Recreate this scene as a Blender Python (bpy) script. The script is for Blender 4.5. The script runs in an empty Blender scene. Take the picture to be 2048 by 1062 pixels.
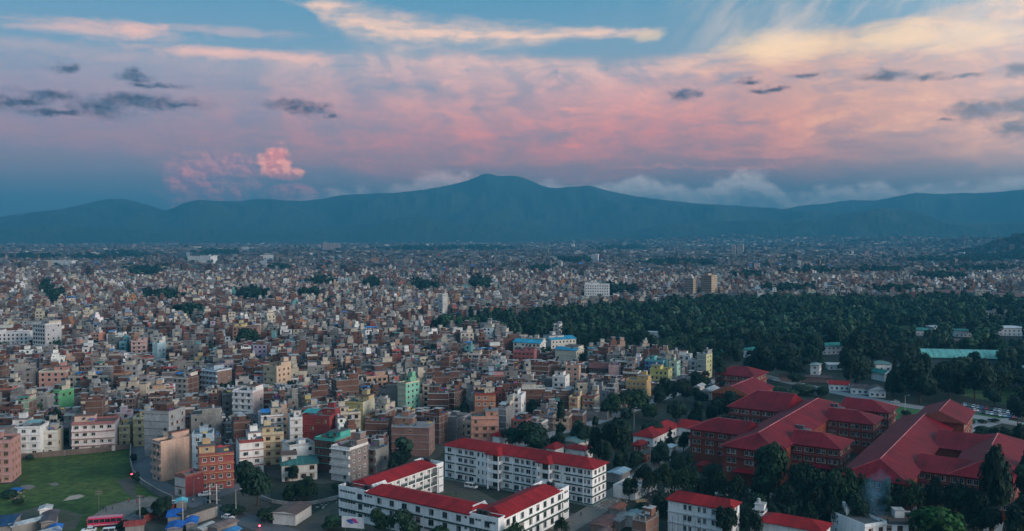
import bpy, math, random
import numpy as np
from mathutils import Vector, Matrix

# ------------------------------------------------------------------ camera, light, exposure
F, CH, PIT = 1800.0, 92.0, math.atan(65 / 1800)
scn = bpy.context.scene
col = scn.collection
cd = bpy.data.cameras.new('camera'); cam = bpy.data.objects.new('camera', cd); col.objects.link(cam)
cam.location = (0, 0, CH); cam.rotation_euler = (math.pi / 2 - PIT, 0, 0)
cd.sensor_width = 36; cd.lens = 36 * F / 2048; cd.clip_start = 1; cd.clip_end = 90000
scn.camera = cam
scn.view_settings.view_transform = 'Standard'; scn.view_settings.look = 'None'
scn.view_settings.exposure = 0.95; scn.view_settings.gamma = 1; scn.view_settings.use_curve_mapping = False
SUN_DIR = Vector((0.86, -0.46, 0.22)).normalized()
sl = bpy.data.lights.new('sun', 'SUN'); sun = bpy.data.objects.new('sun', sl); col.objects.link(sun)
sl.energy = 2.7; sl.angle = math.radians(32); sl.color = (1.0, 0.85, 0.74)
sun.rotation_euler = SUN_DIR.to_track_quat('Z', 'Y').to_euler()
HAZE_DENSITY = 1.4e-4
HAZE_COLOR = (0.066, 0.33, 0.53)
SKY_GAIN = 1.0
HAZE_TOP = 830.0
HAZE_GLOW = (.022, .095, .165)
cy = scn.cycles
try:
    cy.use_denoising = True; cy.denoiser = 'OPENIMAGEDENOISE'
    cy.max_bounces = 4; cy.diffuse_bounces = 2; cy.glossy_bounces = 2; cy.volume_bounces = 0
    cy.transparent_max_bounces = 6; cy.caustics_reflective = False; cy.caustics_refractive = False
except Exception:
    pass

def ray(px, py):
    x = (px - 1024) / F; y = (531 - py) / F
    return x, math.cos(PIT) + y * math.sin(PIT), -math.sin(PIT) + y * math.cos(PIT)
def at(px, py, z=0.0):
    dx, dy, dz = ray(px, py); t = (z - CH) / dz
    return dx * t, dy * t
def proj(X, Y, Z=0.0):
    dz = Z - CH; c, s = math.cos(PIT), math.sin(PIT)
    f = Y * c - dz * s; up = Y * s + dz * c
    return 1024 + F * X / f, 531 - F * up / f
def lin(r, g, b):
    return tuple(((c / 255) / 12.92 if c <= 10 else ((c / 255 + .055) / 1.055) ** 2.4) for c in (r, g, b))

# ------------------------------------------------------------------ world: dusk sky, Sky Texture under veils of cloud
W = bpy.data.worlds.new('World'); scn.world = W; W.use_nodes = True
NT = W.node_tree; NT.nodes.clear()
class E:
    def __init__(s, k): s.k = k
    def __add__(a, b): return mth('ADD', a, b)
    def __radd__(a, b): return mth('ADD', b, a)
    def __sub__(a, b): return mth('SUBTRACT', a, b)
    def __rsub__(a, b): return mth('SUBTRACT', b, a)
    def __mul__(a, b): return mth('MULTIPLY', a, b)
    def __rmul__(a, b): return mth('MULTIPLY', b, a)
    def __truediv__(a, b): return mth('DIVIDE', a, b)
def put(sock, v):
    if isinstance(v, E): NT.links.new(v.k, sock)
    else: sock.default_value = v
def mth(op, a, b=0.0, clamp=False):
    n = NT.nodes.new('ShaderNodeMath'); n.operation = op; n.use_clamp = clamp
    put(n.inputs[0], a); put(n.inputs[1], b); return E(n.outputs[0])
def smooth(e0, e1, x):
    n = NT.nodes.new('ShaderNodeMapRange'); n.interpolation_type = 'SMOOTHSTEP'
    put(n.inputs[0], x); put(n.inputs[1], e0); put(n.inputs[2], e1); n.inputs[3].default_value = 0; n.inputs[4].default_value = 1
    return E(n.outputs[0])
def comb(x, y, z=0.0):
    n = NT.nodes.new('ShaderNodeCombineXYZ'); put(n.inputs[0], x); put(n.inputs[1], y); put(n.inputs[2], z); return E(n.outputs[0])
def noise(vec, scale=1.0, det=4.0, rough=.55, dist=0.0):
    n = NT.nodes.new('ShaderNodeTexNoise'); put(n.inputs['Vector'], vec)
    n.inputs['Scale'].default_value = scale; n.inputs['Detail'].default_value = det
    n.inputs['Roughness'].default_value = rough; n.inputs['Distortion'].default_value = dist
    return E(n.outputs[0])
def mixc(fac, a, b, mode='MIX'):
    n = NT.nodes.new('ShaderNodeMix'); n.data_type = 'RGBA'; n.blend_type = mode
    put(n.inputs[0], fac)
    for s, v in ((n.inputs[6], a), (n.inputs[7], b)):
        if isinstance(v, E): NT.links.new(v.k, s)
        else: s.default_value = (*v, 1)
    return E(n.outputs[2])
def ramp(x, pts):
    n = NT.nodes.new('ShaderNodeValToRGB'); put(n.inputs[0], x)
    cr = n.color_ramp
    while len(cr.elements) < len(pts): cr.elements.new(0.5)
    for e, (p, c) in zip(cr.elements, pts): e.position = p; e.color = (*c, 1)
    return E(n.outputs[0])
def fcurve(x, pts):
    n = NT.nodes.new('ShaderNodeFloatCurve'); put(n.inputs[1], x)
    c = n.mapping.curves[0]
    while len(c.points) < len(pts): c.points.new(.5, .5)
    for p, (a, b) in zip(c.points, pts): p.location = (a, b); p.handle_type = 'AUTO'
    n.mapping.update(); return E(n.outputs[0])
tc = NT.nodes.new('ShaderNodeTexCoord'); sp = NT.nodes.new('ShaderNodeSeparateXYZ'); NT.links.new(tc.outputs['Generated'], sp.inputs[0])
dx, dy, dz = (E(o) for o in sp.outputs)
U = mth('ARCTAN2', dx, dy) * 18.0
V = mth('ARCSINE', dz) * 18.0
def sk(px, py):
    x, y, z = ray(px, py); return math.atan2(x, y) * 18, math.asin(z / math.sqrt(x * x + y * y + z * z)) * 18
# clear sky
nsk = NT.nodes.new('ShaderNodeTexSky'); nsk.sky_type = 'NISHITA'; nsk.sun_disc = False
nsk.sun_elevation = math.asin(SUN_DIR.z); nsk.sun_rotation = math.atan2(SUN_DIR.x, SUN_DIR.y)
nsk.altitude = 1300; nsk.dust_density = 3.0; nsk.ozone_density = 3.0
vn = mth('MULTIPLY', V, 1 / 28.3, True)
side = smooth(-12.0, 12.0, U)
gradL = ramp(vn, [(0.0, lin(78, 112, 144)), (.03, lin(94, 119, 151)), (.055, lin(112, 126, 156)), (.09, lin(128, 142, 170)), (.125, lin(118, 160, 188)), (.165, lin(92, 155, 190)), (.3, lin(76, 138, 180)), (1.0, lin(58, 112, 160))])
gradR = ramp(vn, [(0.0, lin(84, 116, 142)), (.03, lin(108, 124, 150)), (.055, lin(140, 132, 152)), (.09, lin(158, 150, 165)), (.125, lin(130, 165, 188)), (.165, lin(92, 158, 190)), (.3, lin(82, 142, 180)), (1.0, lin(58, 112, 160))])
clear = mixc(side, gradL, gradR)
nis = mixc(1.0, E(nsk.outputs[0]), (0.10, 0.10, 0.10), 'MULTIPLY')
clear = mixc(0.12, clear, nis)
# warped sky coordinates
w1 = noise(comb(U * .55, V * 1.3, 3.1), 1.0, 5, .6)
w2 = noise(comb(U * .55, V * 1.3, 9.7), 1.0, 5, .6)
Uw = U + (w1 - .5) * 1.6
Vw = V + (w2 - .5) * .55
# broad altostratus veil lit from below
st = noise(comb(Uw * .34 + V * .25, Vw * 1.5, 1.0), 1.0, 6, .62)
st2 = noise(comb(Uw * 1.3 + V * .9, Vw * 4.5 - U * .35, 4.0), 1.0, 5, .6)
fall = noise(comb(Uw * 1.5 + V * .55, V * .22, 6.0), 1.0, 4, .55)
un = mth('MULTIPLY', U + 12.0, 1 / 24.0, True)
def cpts(L):
    o = []
    for px, py in L:
        u, v = sk(px, py); o.append(((u + 12) / 24, v / 6))
    return [(0, o[0][1])] + o + [(1, o[-1][1])]
edge = fcurve(un, cpts([(0, 95), (350, 97), (600, 110), (850, 96), (1050, 108), (1200, 118), (1450, 95), (1600, 66), (1800, 40), (2040, -20)])) * 6.0
veil_top = smooth(.12, -.22, V + (w1 - .5) * .35 - edge)
veil_bot = smooth(.75, 2.3, V + (st - .5) * 1.7)
reach = smooth(-7.0, 1.0, U + (fall - .5) * 5.0)
veil = veil_top * veil_bot * (0.24 + reach * .76) * smooth(.33, .60, st * .42 + st2 * .33 + fall * .25)
lowband = mth('SUBTRACT', 1.0, smooth(1.6, 3.4, V - mth('MAXIMUM', U, 0.0) * .05))
pinkcol = mixc(lowband, lin(222, 184, 184), lin(206, 143, 152))
gold = smooth(4.0, 9.5, U + V * .8)
pinkcol = mixc(gold * .6, pinkcol, lin(226, 180, 158))
sky = mixc(veil * .86, clear, pinkcol)
# brighter filaments in the veil
fil = smooth(.52, .72, st2 * .55 + st * .45) * veil_top * smooth(1.1, 2.0, V) * smooth(-8, 1, U)
sky = mixc(fil * .55, sky, mixc(gold, mixc(lowband, lin(240, 196, 186), lin(222, 148, 148)), lin(250, 208, 168)))
# glowing rim along the upper edge of the veil
rim = veil_top * smooth(-.6, -.08, V - edge) * (.15 + .85 * smooth(.38, .68, fall * .6 + st2 * .4)) * smooth(-8, 0, U)
sky = mixc(rim * .6, sky, mixc(gold, lin(240, 202, 190), lin(254, 222, 176)))
def blob(px, py, rx, ry, uu=None, vv=None):
    u, v = sk(px, py); a = ((uu or Uw) - u) / (rx / 100); b = ((vv or Vw) - v) / (ry / 100)
    return 1.0 - mth('SQRT', a * a + b * b)
fu = U + (noise(comb(U * 1.1, V * 2.2, 21), 1, 6, .62) - .5) * .9
fv = V + (noise(comb(U * 1.1, V * 2.2, 27), 1, 6, .62) - .5) * .36
glow = None
for px, py, rx, ry, k in ((1560, 92, 115, 32, .9), (1550, 80, 60, 20, .5), (1780, 74, 60, 30, .7), (1840, 76, 60, 26, .65), (1940, 74, 110, 32, .65), (1690, 92, 110, 22, .4), (1300, 68, 40, 16, .55)):
    g = smooth(-.3, .8, blob(px, py, rx, ry, fu, fv) + (st2 - .5) * 1.1) * k
    glow = g if glow is None else mth('MAXIMUM', glow, g)
sky = mixc(glow * .85, sky, lin(252, 220, 182))
# long bright streak above the veil, and two thin ones to the west
stk = fcurve(un, cpts([(560, 0), (650, 18), (710, 44), (800, 60), (900, 66), (1050, 72), (1180, 66), (1330, 62)])) * 6.0
sw = fcurve(un, [(0, 0), (.27, 0), (.325, .04), (.35, .5), (.39, .62), (.45, .42), (.50, .40), (.54, .22), (.58, .14), (.61, .08), (.63, .0), (.7, 0), (1, 0)])
sd = mth('ABSOLUTE', fv * .6 + V * .4 - stk) / (sw * .50 + .03)
stm = smooth(1.5, -.1, sd + (st2 - .5) * 1.5) * smooth(.0, .12, sw) * (.3 + .65 * smooth(.32, .62, noise(comb(U * 1.3, V * 5, 2), 1, 6, .62)))
sky = mixc(stm * .92, sky, lin(246, 208, 190))
for px, py, rx, ry, k in ((200, 60, 150, 16, .55), (265, 57, 55, 12, .6), (450, 63, 130, 10, .3), (430, 106, 140, 12, .55), (520, 110, 160, 12, .4), (60, 92, 200, 14, .2)):
    sky = mixc(smooth(-.4, 1.0, blob(px, py, rx, ry, U * .4 + fu * .6, V * .5 + fv * .5) + (st2 - .5) * 2.2) * k, sky, lin(244, 196, 186))
n0 = noise(comb(U * .8, V * .8, 77), 1, 4, .6) - .5
# feather cirrus fanning out at the upper right
fan = noise(comb(U * .85 - V * .75 + n0 * .8, V * .30 + U * .10, 14), 1, 5, .6)
sky = mixc(smooth(.42, .74, fan) * smooth(1.0, 7.0, U) * smooth(3.0, 3.8, V) * (1.0 - smooth(10., 16., V)) * .7, sky, lin(234, 212, 200))
# cumulus banks far behind the hills
cu = U + (noise(comb(U * 3.2, V * 3.6, 31), 1, 6, .6) - .5) * .35
cv = V + (noise(comb(U * 3.2, V * 3.6, 37), 1, 6, .6) - .5) * .28
def billow(u, v, z):
    n = NT.nodes.new('ShaderNodeTexVoronoi'); n.voronoi_dimensions = '2D'; n.feature = 'F1'; put(n.inputs['Vector'], comb(u, v, z)); n.inputs['Scale'].default_value = 1
    for k, x in (('Detail', 3.0), ('Roughness', .6), ('Lacunarity', 2.1), ('Smoothness', .35)):
        if k in n.inputs: n.inputs[k].default_value = x
    try: n.normalize = True
    except Exception: pass
    return 1.0 - E(n.outputs['Distance'])
n3 = noise(comb(U * 2.6, V * 3.8, 33), 1, 8, .6) - .5
bu, bv = U * 1.9 + n3 * .5, V * 2.9 + n3 * .5
bil = billow(bu, bv, 40.0)
puff = smooth(-.07, .10, bil - billow(bu + .14, bv + .16, 40.0))
bilz = (bil - .62)
def cum(bl, soft, amt, dark, light, s):
    m = None
    for b in bl:
        q = smooth(0.0, soft, blob(*b, cu, cv) + bilz * 1.1); m = q if m is None else mth('MAXIMUM', m, q)
    return mixc(m * amt, s, mixc(puff, dark, light))
sky = cum([(440, 345, 105, 52), (372, 342, 62, 30), (500, 352, 60, 26)], .9, .55, lin(158, 134, 162), lin(200, 152, 166), sky)
sky = cum([(385, 382, 62, 44), (590, 388, 66, 26), (440, 395, 60, 24)], .6, .6, lin(150, 128, 158), lin(206, 146, 160), sky)
sky = cum([(552, 328, 34, 36), (575, 347, 36, 14)], .5, .88, lin(198, 142, 156), lin(238, 172, 168), sky)
sky = cum([(640, 357, 150, 12), (490, 358, 140, 9)], .9, .55, lin(110, 128, 155), lin(120, 136, 162), sky)
ctop = fcurve(un, cpts([(560, 420), (610, 386), (680, 380), (760, 376), (820, 362), (880, 340), (925, 343), (955, 356), (1000, 372), (1060, 368), (1100, 362), (1200, 366), (1290, 352), (1350, 368), (1400, 372), (1440, 352), (1475, 343), (1520, 348), (1560, 366), (1600, 392), (1640, 374), (1700, 372), (1760, 364), (1820, 374), (1880, 366), (1960, 360), (1990, 348), (2048, 345)])) * 6.0
cd_ = ctop - V + .02 + bilz * .62 + n3 * .2
bank = smooth(.0, .26, cd_) * smooth(-5.2, -3.4, U + n3) * (.62 + .38 * smooth(0.0, 2.5, U))
bcol = mixc(smooth(.05, .75, cd_ - puff * .28), mixc(smooth(-1.5, 1.5, U), lin(196, 182, 192), lin(180, 182, 192)), lin(104, 134, 156))
sky = mixc(bank * .97, sky, bcol)
sky = cum([(1310, 333, 140, 6), (1480, 336, 120, 5), (1600, 310, 160, 8)], 1.0, .4, lin(176, 142, 156), lin(196, 150, 158), sky)
# low dark scud in shadow
du = U + (noise(comb(U * 2.4, V * 4.2, 51), 1, 6, .62) - .5) * .85
dv = V + (noise(comb(U * 2.4, V * 4.2, 57), 1, 6, .62) - .5) * .34
scud = None
for b in ((40, 203, 70, 13), (100, 190, 70, 13), (205, 214, 70, 26), (290, 202, 130, 16), (355, 208, 60, 8), (110, 225, 60, 9), (130, 135, 30, 9), (270, 150, 32, 13), (310, 170, 50, 7), (590, 211, 70, 14), (620, 218, 40, 15), (662, 230, 14, 9),
          (1770, 153, 52, 12), (1850, 151, 34, 8), (1930, 152, 60, 6), (1500, 165, 34, 8), (1536, 180, 34, 7), (1366, 191, 32, 11), (1610, 148, 30, 6), (2040, 136, 44, 17), (1960, 222, 70, 24), (2040, 215, 70, 30), (2045, 255, 70, 22), (1890, 242, 24, 5), (2150, 220, 120, 50), (-90, 205, 90, 22)):
    q = smooth(-.15, .95, blob(*b, du, dv) + n3 * 1.7); scud = q if scud is None else mth('MAXIMUM', scud, q)
sky = mixc(scud * .90, sky, mixc(puff, lin(60, 92, 122), lin(82, 110, 140)))
# light above the haze layer: what is seen through it, freed of the haze's own veil
tr = mth('MAXIMUM', mth('POWER', 2.71828, mth('DIVIDE', -HAZE_DENSITY * (HAZE_TOP - CH), mth('MAXIMUM', dz, .03))), .30)
sky = mixc(1.0, sky, (2 ** -.95,) * 3, 'MULTIPLY')
hz_ = comb((1.0 - tr) * HAZE_GLOW[0], (1.0 - tr) * HAZE_GLOW[1], (1.0 - tr) * HAZE_GLOW[2])
sky = mixc(1.0, sky, hz_, 'SUBTRACT')
sky = mixc(1.0, sky, comb(tr, tr, tr), 'DIVIDE')
sky = mixc(1.0, sky, (.004, .006, .008), 'LIGHTEN')
# the sunset side of the sky, round to the west of what the camera sees
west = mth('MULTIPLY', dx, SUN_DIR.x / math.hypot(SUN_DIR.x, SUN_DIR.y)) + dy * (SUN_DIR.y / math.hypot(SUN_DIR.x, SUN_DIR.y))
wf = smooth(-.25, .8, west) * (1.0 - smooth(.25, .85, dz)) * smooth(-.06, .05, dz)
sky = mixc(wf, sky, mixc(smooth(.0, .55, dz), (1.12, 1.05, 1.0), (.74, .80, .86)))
zen = smooth(.30, .75, dz)
sky = mixc(zen * .6, sky, (.24, .42, .57))
# ground side of the environment
sky = mixc(smooth(0.0, -.6, V), sky, (.018, .04, .06))
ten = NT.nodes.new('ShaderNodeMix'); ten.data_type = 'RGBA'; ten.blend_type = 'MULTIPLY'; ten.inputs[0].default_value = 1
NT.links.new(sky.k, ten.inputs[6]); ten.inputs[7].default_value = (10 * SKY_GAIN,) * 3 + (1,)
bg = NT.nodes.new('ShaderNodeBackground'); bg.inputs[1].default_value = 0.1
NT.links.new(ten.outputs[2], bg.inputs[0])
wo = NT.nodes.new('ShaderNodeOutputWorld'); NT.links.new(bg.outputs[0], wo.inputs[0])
try:
    W.cycles.sampling_method = 'MANUAL'; W.cycles.sample_map_resolution = 512
except Exception:
    pass

# ------------------------------------------------------------------ materials
def new_mat(name):
    m = bpy.data.materials.new(name); m.use_nodes = True
    nt = m.node_tree; b = nt.nodes['Principled BSDF']; return m, nt, b
def surf(name, rough=.85, coltype='attr', const=(.5, .5, .5), big=(.05, .75, 1.1), fine=(1.2, .85, 1.12), streak=0.0, spec=.3, metal=0.0, bump=0.0, ribs=0.0, tint2=None, rnd=0.0):
    """base colour (per face attribute or constant) broken up by world-space grain, patches and run-off streaks"""
    m, nt, b = new_mat(name); L = nt.links.new; N = nt.nodes.new
    if coltype == 'attr':
        a = N('ShaderNodeAttribute'); a.attribute_name = 'Col'; c = a.outputs['Color']
    else:
        a = N('ShaderNodeRGB'); a.outputs[0].default_value = (*const, 1); c = a.outputs[0]
    g = N('ShaderNodeNewGeometry')
    def mul(c, vec, scale, lo, hi, det=4):
        n = N('ShaderNodeTexNoise'); n.inputs['Scale'].default_value = scale; n.inputs['Detail'].default_value = det; n.inputs['Roughness'].default_value = .62
        L(vec, n.inputs['Vector'])
        r = N('ShaderNodeMapRange'); r.inputs[1].default_value = .3; r.inputs[2].default_value = .7; r.inputs[3].default_value = lo; r.inputs[4].default_value = hi
        L(n.outputs[0], r.inputs[0])
        x = N('ShaderNodeVectorMath'); x.operation = 'SCALE'; L(c, x.inputs[0]); L(r.outputs[0], x.inputs['Scale']); return x.outputs[0], n.outputs[0]
    c, nb = mul(c, g.outputs['Position'], *big)
    if tint2:
        mx = N('ShaderNodeMix'); mx.data_type = 'RGBA'; L(c, mx.inputs[6]); mx.inputs[7].default_value = (*tint2, 1)
        r = N('ShaderNodeMapRange'); r.inputs[1].default_value = .44; r.inputs[2].default_value = .66; L(nb, r.inputs[0]); L(r.outputs[0], mx.inputs[0]); c = mx.outputs[2]
    c, nf = mul(c, g.outputs['Position'], *fine)
    if streak:
        mp = N('ShaderNodeVectorMath'); mp.operation = 'MULTIPLY'; L(g.outputs['Position'], mp.inputs[0]); mp.inputs[1].default_value = (1.1, 1.1, .12)
        c, _ = mul(c, mp.outputs[0], 1.0, 1 - streak, 1.05)
    hgt = nf
    if ribs:
        cr = N('ShaderNodeVectorMath'); cr.operation = 'CROSS_PRODUCT'; L(g.outputs['True Normal'], cr.inputs[0]); cr.inputs[1].default_value = (0, 0, 1)
        nz = N('ShaderNodeVectorMath'); nz.operation = 'NORMALIZE'; L(cr.outputs[0], nz.inputs[0])
        dt = N('ShaderNodeVectorMath'); dt.operation = 'DOT_PRODUCT'; L(nz.outputs[0], dt.inputs[0]); L(g.outputs['Position'], dt.inputs[1])
        ml = N('ShaderNodeMath'); ml.operation = 'MULTIPLY'; ml.inputs[1].default_value = 1 / ribs; L(dt.outputs['Value'], ml.inputs[0])
        fl = N('ShaderNodeMath'); fl.operation = 'FLOOR'; L(ml.outputs[0], fl.inputs[0])
        wn = N('ShaderNodeTexWhiteNoise'); wn.noise_dimensions = '1D'; L(fl.outputs[0], wn.inputs['W'])
        r = N('ShaderNodeMapRange'); r.inputs[3].default_value = .82; r.inputs[4].default_value = 1.14; L(wn.outputs[0], r.inputs[0])
        fr = N('ShaderNodeMath'); fr.operation = 'FRACT'; L(ml.outputs[0], fr.inputs[0])
        ed = N('ShaderNodeMapRange'); ed.inputs[1].default_value = .0; ed.inputs[2].default_value = .18; ed.inputs[3].default_value = .72; ed.inputs[4].default_value = 1.0; L(fr.outputs[0], ed.inputs[0])
        mm = N('ShaderNodeMath'); mm.operation = 'MULTIPLY'; L(r.outputs[0], mm.inputs[0]); L(ed.outputs[0], mm.inputs[1])
        x = N('ShaderNodeVectorMath'); x.operation = 'SCALE'; L(c, x.inputs[0]); L(mm.outputs[0], x.inputs['Scale']); c = x.outputs[0]
    if rnd:
        oi = N('ShaderNodeObjectInfo'); r = N('ShaderNodeMapRange'); r.inputs[3].default_value = 1 - rnd; r.inputs[4].default_value = 1 + rnd; L(oi.outputs['Random'], r.inputs[0])
        x = N('ShaderNodeVectorMath'); x.operation = 'SCALE'; L(c, x.inputs[0]); L(r.outputs[0], x.inputs['Scale']); c = x.outputs[0]
    L(c, b.inputs['Base Color']); b.inputs['Roughness'].default_value = rough; b.inputs['Metallic'].default_value = metal
    b.inputs['Specular IOR Level'].default_value = spec
    if bump:
        bp = N('ShaderNodeBump'); bp.inputs['Strength'].default_value = bump; bp.inputs['Distance'].default_value = .1; L(hgt, bp.inputs['Height']); L(bp.outputs[0], b.inputs['Normal'])
    return m
PLASTER = surf('plaster', .9, big=(.09, .82, 1.06), fine=(1.3, .9, 1.06), streak=.22)
BRICK = surf('brickwork', .92, big=(.12, .72, 1.15), fine=(2.6, .7, 1.25), streak=.12)
CONCRETE = surf('concrete', .92, big=(.13, .6, 1.2), fine=(1.4, .72, 1.2), streak=.18)
SHEET = surf('metal_sheet', .62, big=(.11, .62, 1.22), fine=(.9, .78, 1.15), spec=.12, ribs=.95)
PAINT = surf('gloss_paint', .35, fine=(3, .95, 1.03), big=(.5, .95, 1.03), spec=.5)
PLASTIC = surf('plastic', .45, fine=(3, .9, 1.05))
GLASS = surf('window_glass', .12, 'const', (.012, .02, .024), big=(.3, .4, 1.9), fine=(.5, .6, 1.5), spec=.6)
LEAF = surf('leaves', .8, big=(.035, .7, 1.3), fine=(.35, .65, 1.3), spec=.15, rnd=.28)
BARK = surf('bark', .95, 'const', (.07, .05, .035))
GRASS = surf('grass_turf', .95, 'const', (.024, .062, .010), big=(.045, .5, 1.5), fine=(.35, .5, 1.6), tint2=(.056, .078, .017), bump=.4)
LAWN = surf('mown_lawn', .95, 'const', (.030, .095, .030), big=(.03, .8, 1.2), fine=(.6, .85, 1.15))
GROUND = surf('town_ground', .95, 'const', (.05, .047, .043), big=(.012, .6, 1.4), fine=(.3, .7, 1.3), tint2=(.05, .06, .042))
ASPHALT = surf('asphalt', .85, 'const', (.095, .10, .108), big=(.06, .8, 1.2), fine=(.8, .85, 1.15))
DIRT = surf('bare_dirt', .95, 'const', (.19, .165, .145), big=(.07, .6, 1.3), fine=(.7, .8, 1.2), tint2=(.11, .098, .086))
YARD = surf('packed_earth', .95, 'const', (.075, .068, .06), big=(.06, .55, 1.5), fine=(.6, .75, 1.25), tint2=(.045, .055, .03))
PALE_EARTH = surf('pale_earth', .95, 'const', (.34, .28, .23), big=(.1, .8, 1.15), fine=(.8, .85, 1.1))
PAVING = surf('pale_paving', .9, 'const', (.22, .225, .23), big=(.05, .8, 1.15), fine=(.8, .88, 1.1))
FOREST_FLOOR = surf('dark_soil', .95, 'const', (.016, .024, .016), big=(.03, .6, 1.5), fine=(.4, .6, 1.4))  # very dark soil colour, mottled by noise
HILL = surf('hill_forest', .95, 'const', (.012, .026, .022), big=(.0014, .55, 1.5), fine=(.012, .65, 1.4), tint2=(.026, .034, .026))
def emit(name, c, s):
    m, nt, b = new_mat(name); b.inputs['Base Color'].default_value = (*c, 1); b.inputs['Emission Color'].default_value = (*c, 1); b.inputs['Emission Strength'].default_value = s; return m
TAIL = emit('tail_light', (1, .03, .05), 14); LAMP = emit('lamp_light', (1, .95, .85), 5)
MATS = [PLASTER, BRICK, CONCRETE, SHEET, PAINT, PLASTIC, GLASS, LEAF, BARK]
P_, B_, C_, S_, G_, K_, W_, L_, T_ = range(9)

# ------------------------------------------------------------------ mesh helpers
class MB:
    def __init__(s): s.v = []; s.f = []; s.m = []; s.c = []
    def box(s, x0, x1, y0, y1, z0, z1, m=0, c=(.5, .5, .5), top=None, front=None, bottom=True, mt=None, mf=None):
        i = len(s.v)
        s.v += [(x0, y0, z0), (x1, y0, z0), (x1, y1, z0), (x0, y1, z0), (x0, y0, z1), (x1, y0, z1), (x1, y1, z1), (x0, y1, z1)]
        s.f += [(i, i + 1, i + 5, i + 4), (i + 1, i + 2, i + 6, i + 5), (i + 2, i + 3, i + 7, i + 6), (i + 3, i, i + 4, i + 7), (i + 4, i + 5, i + 6, i + 7)]
        s.m += [m if mf is None else mf, m, m, m, m if mt is None else mt]
        s.c += [front or c, c, c, c, top or c]
        if bottom: s.f.append((i + 3, i + 2, i + 1, i)); s.m.append(m); s.c.append(c)
    def poly(s, pts, m=0, c=(.5, .5, .5)):
        i = len(s.v); s.v += [tuple(p) for p in pts]; s.f.append(tuple(range(i, i + len(pts)))); s.m.append(m); s.c.append(c)
    def cyl(s, x, y, z0, z1, r0, r1, n=10, m=0, c=(.5, .5, .5), cap=True):
        i = len(s.v)
        for k in range(n):
            a = 2 * math.pi * k / n; s.v += [(x + r0 * math.cos(a), y + r0 * math.sin(a), z0), (x + r1 * math.cos(a), y + r1 * math.sin(a), z1)]
        for k in range(n):
            a, b = i + 2 * k, i + 2 * ((k + 1) % n); s.f.append((a, b, b + 1, a + 1)); s.m.append(m); s.c.append(c)
        if cap: s.f.append(tuple(i + 2 * k + 1 for k in range(n))); s.m.append(m); s.c.append(c)
    def bar(s, p, q, r, m=0, c=(.5, .5, .5), n=5, r2=None):
        p, q = Vector(p), Vector(q); d = (q - p).normalized(); a = d.orthogonal().normalized(); b = d.cross(a); i = len(s.v); r2 = r if r2 is None else r2
        for k in range(n):
            t = 2 * math.pi * k / n; o = a * math.cos(t) + b * math.sin(t); s.v += [tuple(p + o * r), tuple(q + o * r2)]
        for k in range(n):
            j, l = i + 2 * k, i + 2 * ((k + 1) % n); s.f.append((j, l, l + 1, j + 1)); s.m.append(m); s.c.append(c)
        s.f.append(tuple(i + 2 * k + 1 for k in range(n))); s.m.append(m); s.c.append(c)
        s.f.append(tuple(i + 2 * k for k in reversed(range(n)))); s.m.append(m); s.c.append(c)
    def hip(s, x0, x1, y0, y1, z, rise, axis='x', h0=True, h1=True, ov=.8, th=.22, m=S_, c=(.3, .03, .03), under=(.2, .06, .05), gable=None, ins=None):
        """closed hipped or gabled roof over a rectangle; returns the ridge ends"""
        X0, X1, Y0, Y1 = x0 - ov, x1 + ov, y0 - ov, y1 + ov; i = len(s.v)
        if axis == 'x':
            k = (Y1 - Y0) / 2 if ins is None else ins; ym = (Y0 + Y1) / 2; ra = (X0 + (k if h0 else 0), ym, z + th + rise); rb = (X1 - (k if h1 else 0), ym, z + th + rise)
        else:
            k = (X1 - X0) / 2 if ins is None else ins; xm = (X0 + X1) / 2; ra = (xm, Y0 + (k if h0 else 0), z + th + rise); rb = (xm, Y1 - (k if h1 else 0), z + th + rise)
        s.v += [(X0, Y0, z), (X1, Y0, z), (X1, Y1, z), (X0, Y1, z), (X0, Y0, z + th), (X1, Y0, z + th), (X1, Y1, z + th), (X0, Y1, z + th), ra, rb]
        fs = [(0, 1, 5, 4), (1, 2, 6, 5), (2, 3, 7, 6), (3, 0, 4, 7), (3, 2, 1, 0)]
        fs += [(4, 5, 9, 8), (6, 7, 8, 9), (7, 4, 8), (5, 6, 9)] if axis == 'x' else [(5, 6, 9, 8), (7, 4, 8, 9), (4, 5, 8), (6, 7, 9)]
        for q, f in enumerate(fs):
            s.f.append(tuple(i + k for k in f)); g = (q == 7 and not h0) or (q == 8 and not h1)
            s.m.append(P_ if g and gable else m); s.c.append(gable if g and gable else (under if q == 4 else c))
        return ra, rb
    def add(s, o, X, Y, Z, rot):
        i = len(s.v); ca, sa = math.cos(rot), math.sin(rot)
        s.v += [(X + x * ca - y * sa, Y + x * sa + y * ca, Z + z) for x, y, z in o.v]
        s.f += [tuple(k + i for k in f) for f in o.f]; s.m += o.m; s.c += o.c
    def mesh(s, name):
        me = bpy.data.meshes.new(name); me.from_pydata(s.v, [], s.f)
        used = sorted(set(s.m)); mp = {k: j for j, k in enumerate(used)}
        for k in used: me.materials.append(MATS[k])
        me.polygons.foreach_set('material_index', [mp[k] for k in s.m])
        a = me.attributes.new('Col', 'FLOAT_COLOR', 'FACE'); a.data.foreach_set('color', np.array([(*c, 1) for c in s.c], 'f').ravel())
        return me
    def build(s, name, parent=None, kind=None):
        if not s.f: return None
        return link(name, s.mesh(name), parent, kind)
def link(name, me, parent=None, kind=None, mat=None):
    o = bpy.data.objects.new(name, me); col.objects.link(o)
    if parent: o.parent = parent
    if kind: o['kind'] = kind
    if mat: me.materials.append(mat)
    return o
THINGS = []
def tag(o, label, cat, group=None):
    o['label'] = label; o['category'] = cat
    if group: o['group'] = group
    return o
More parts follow.
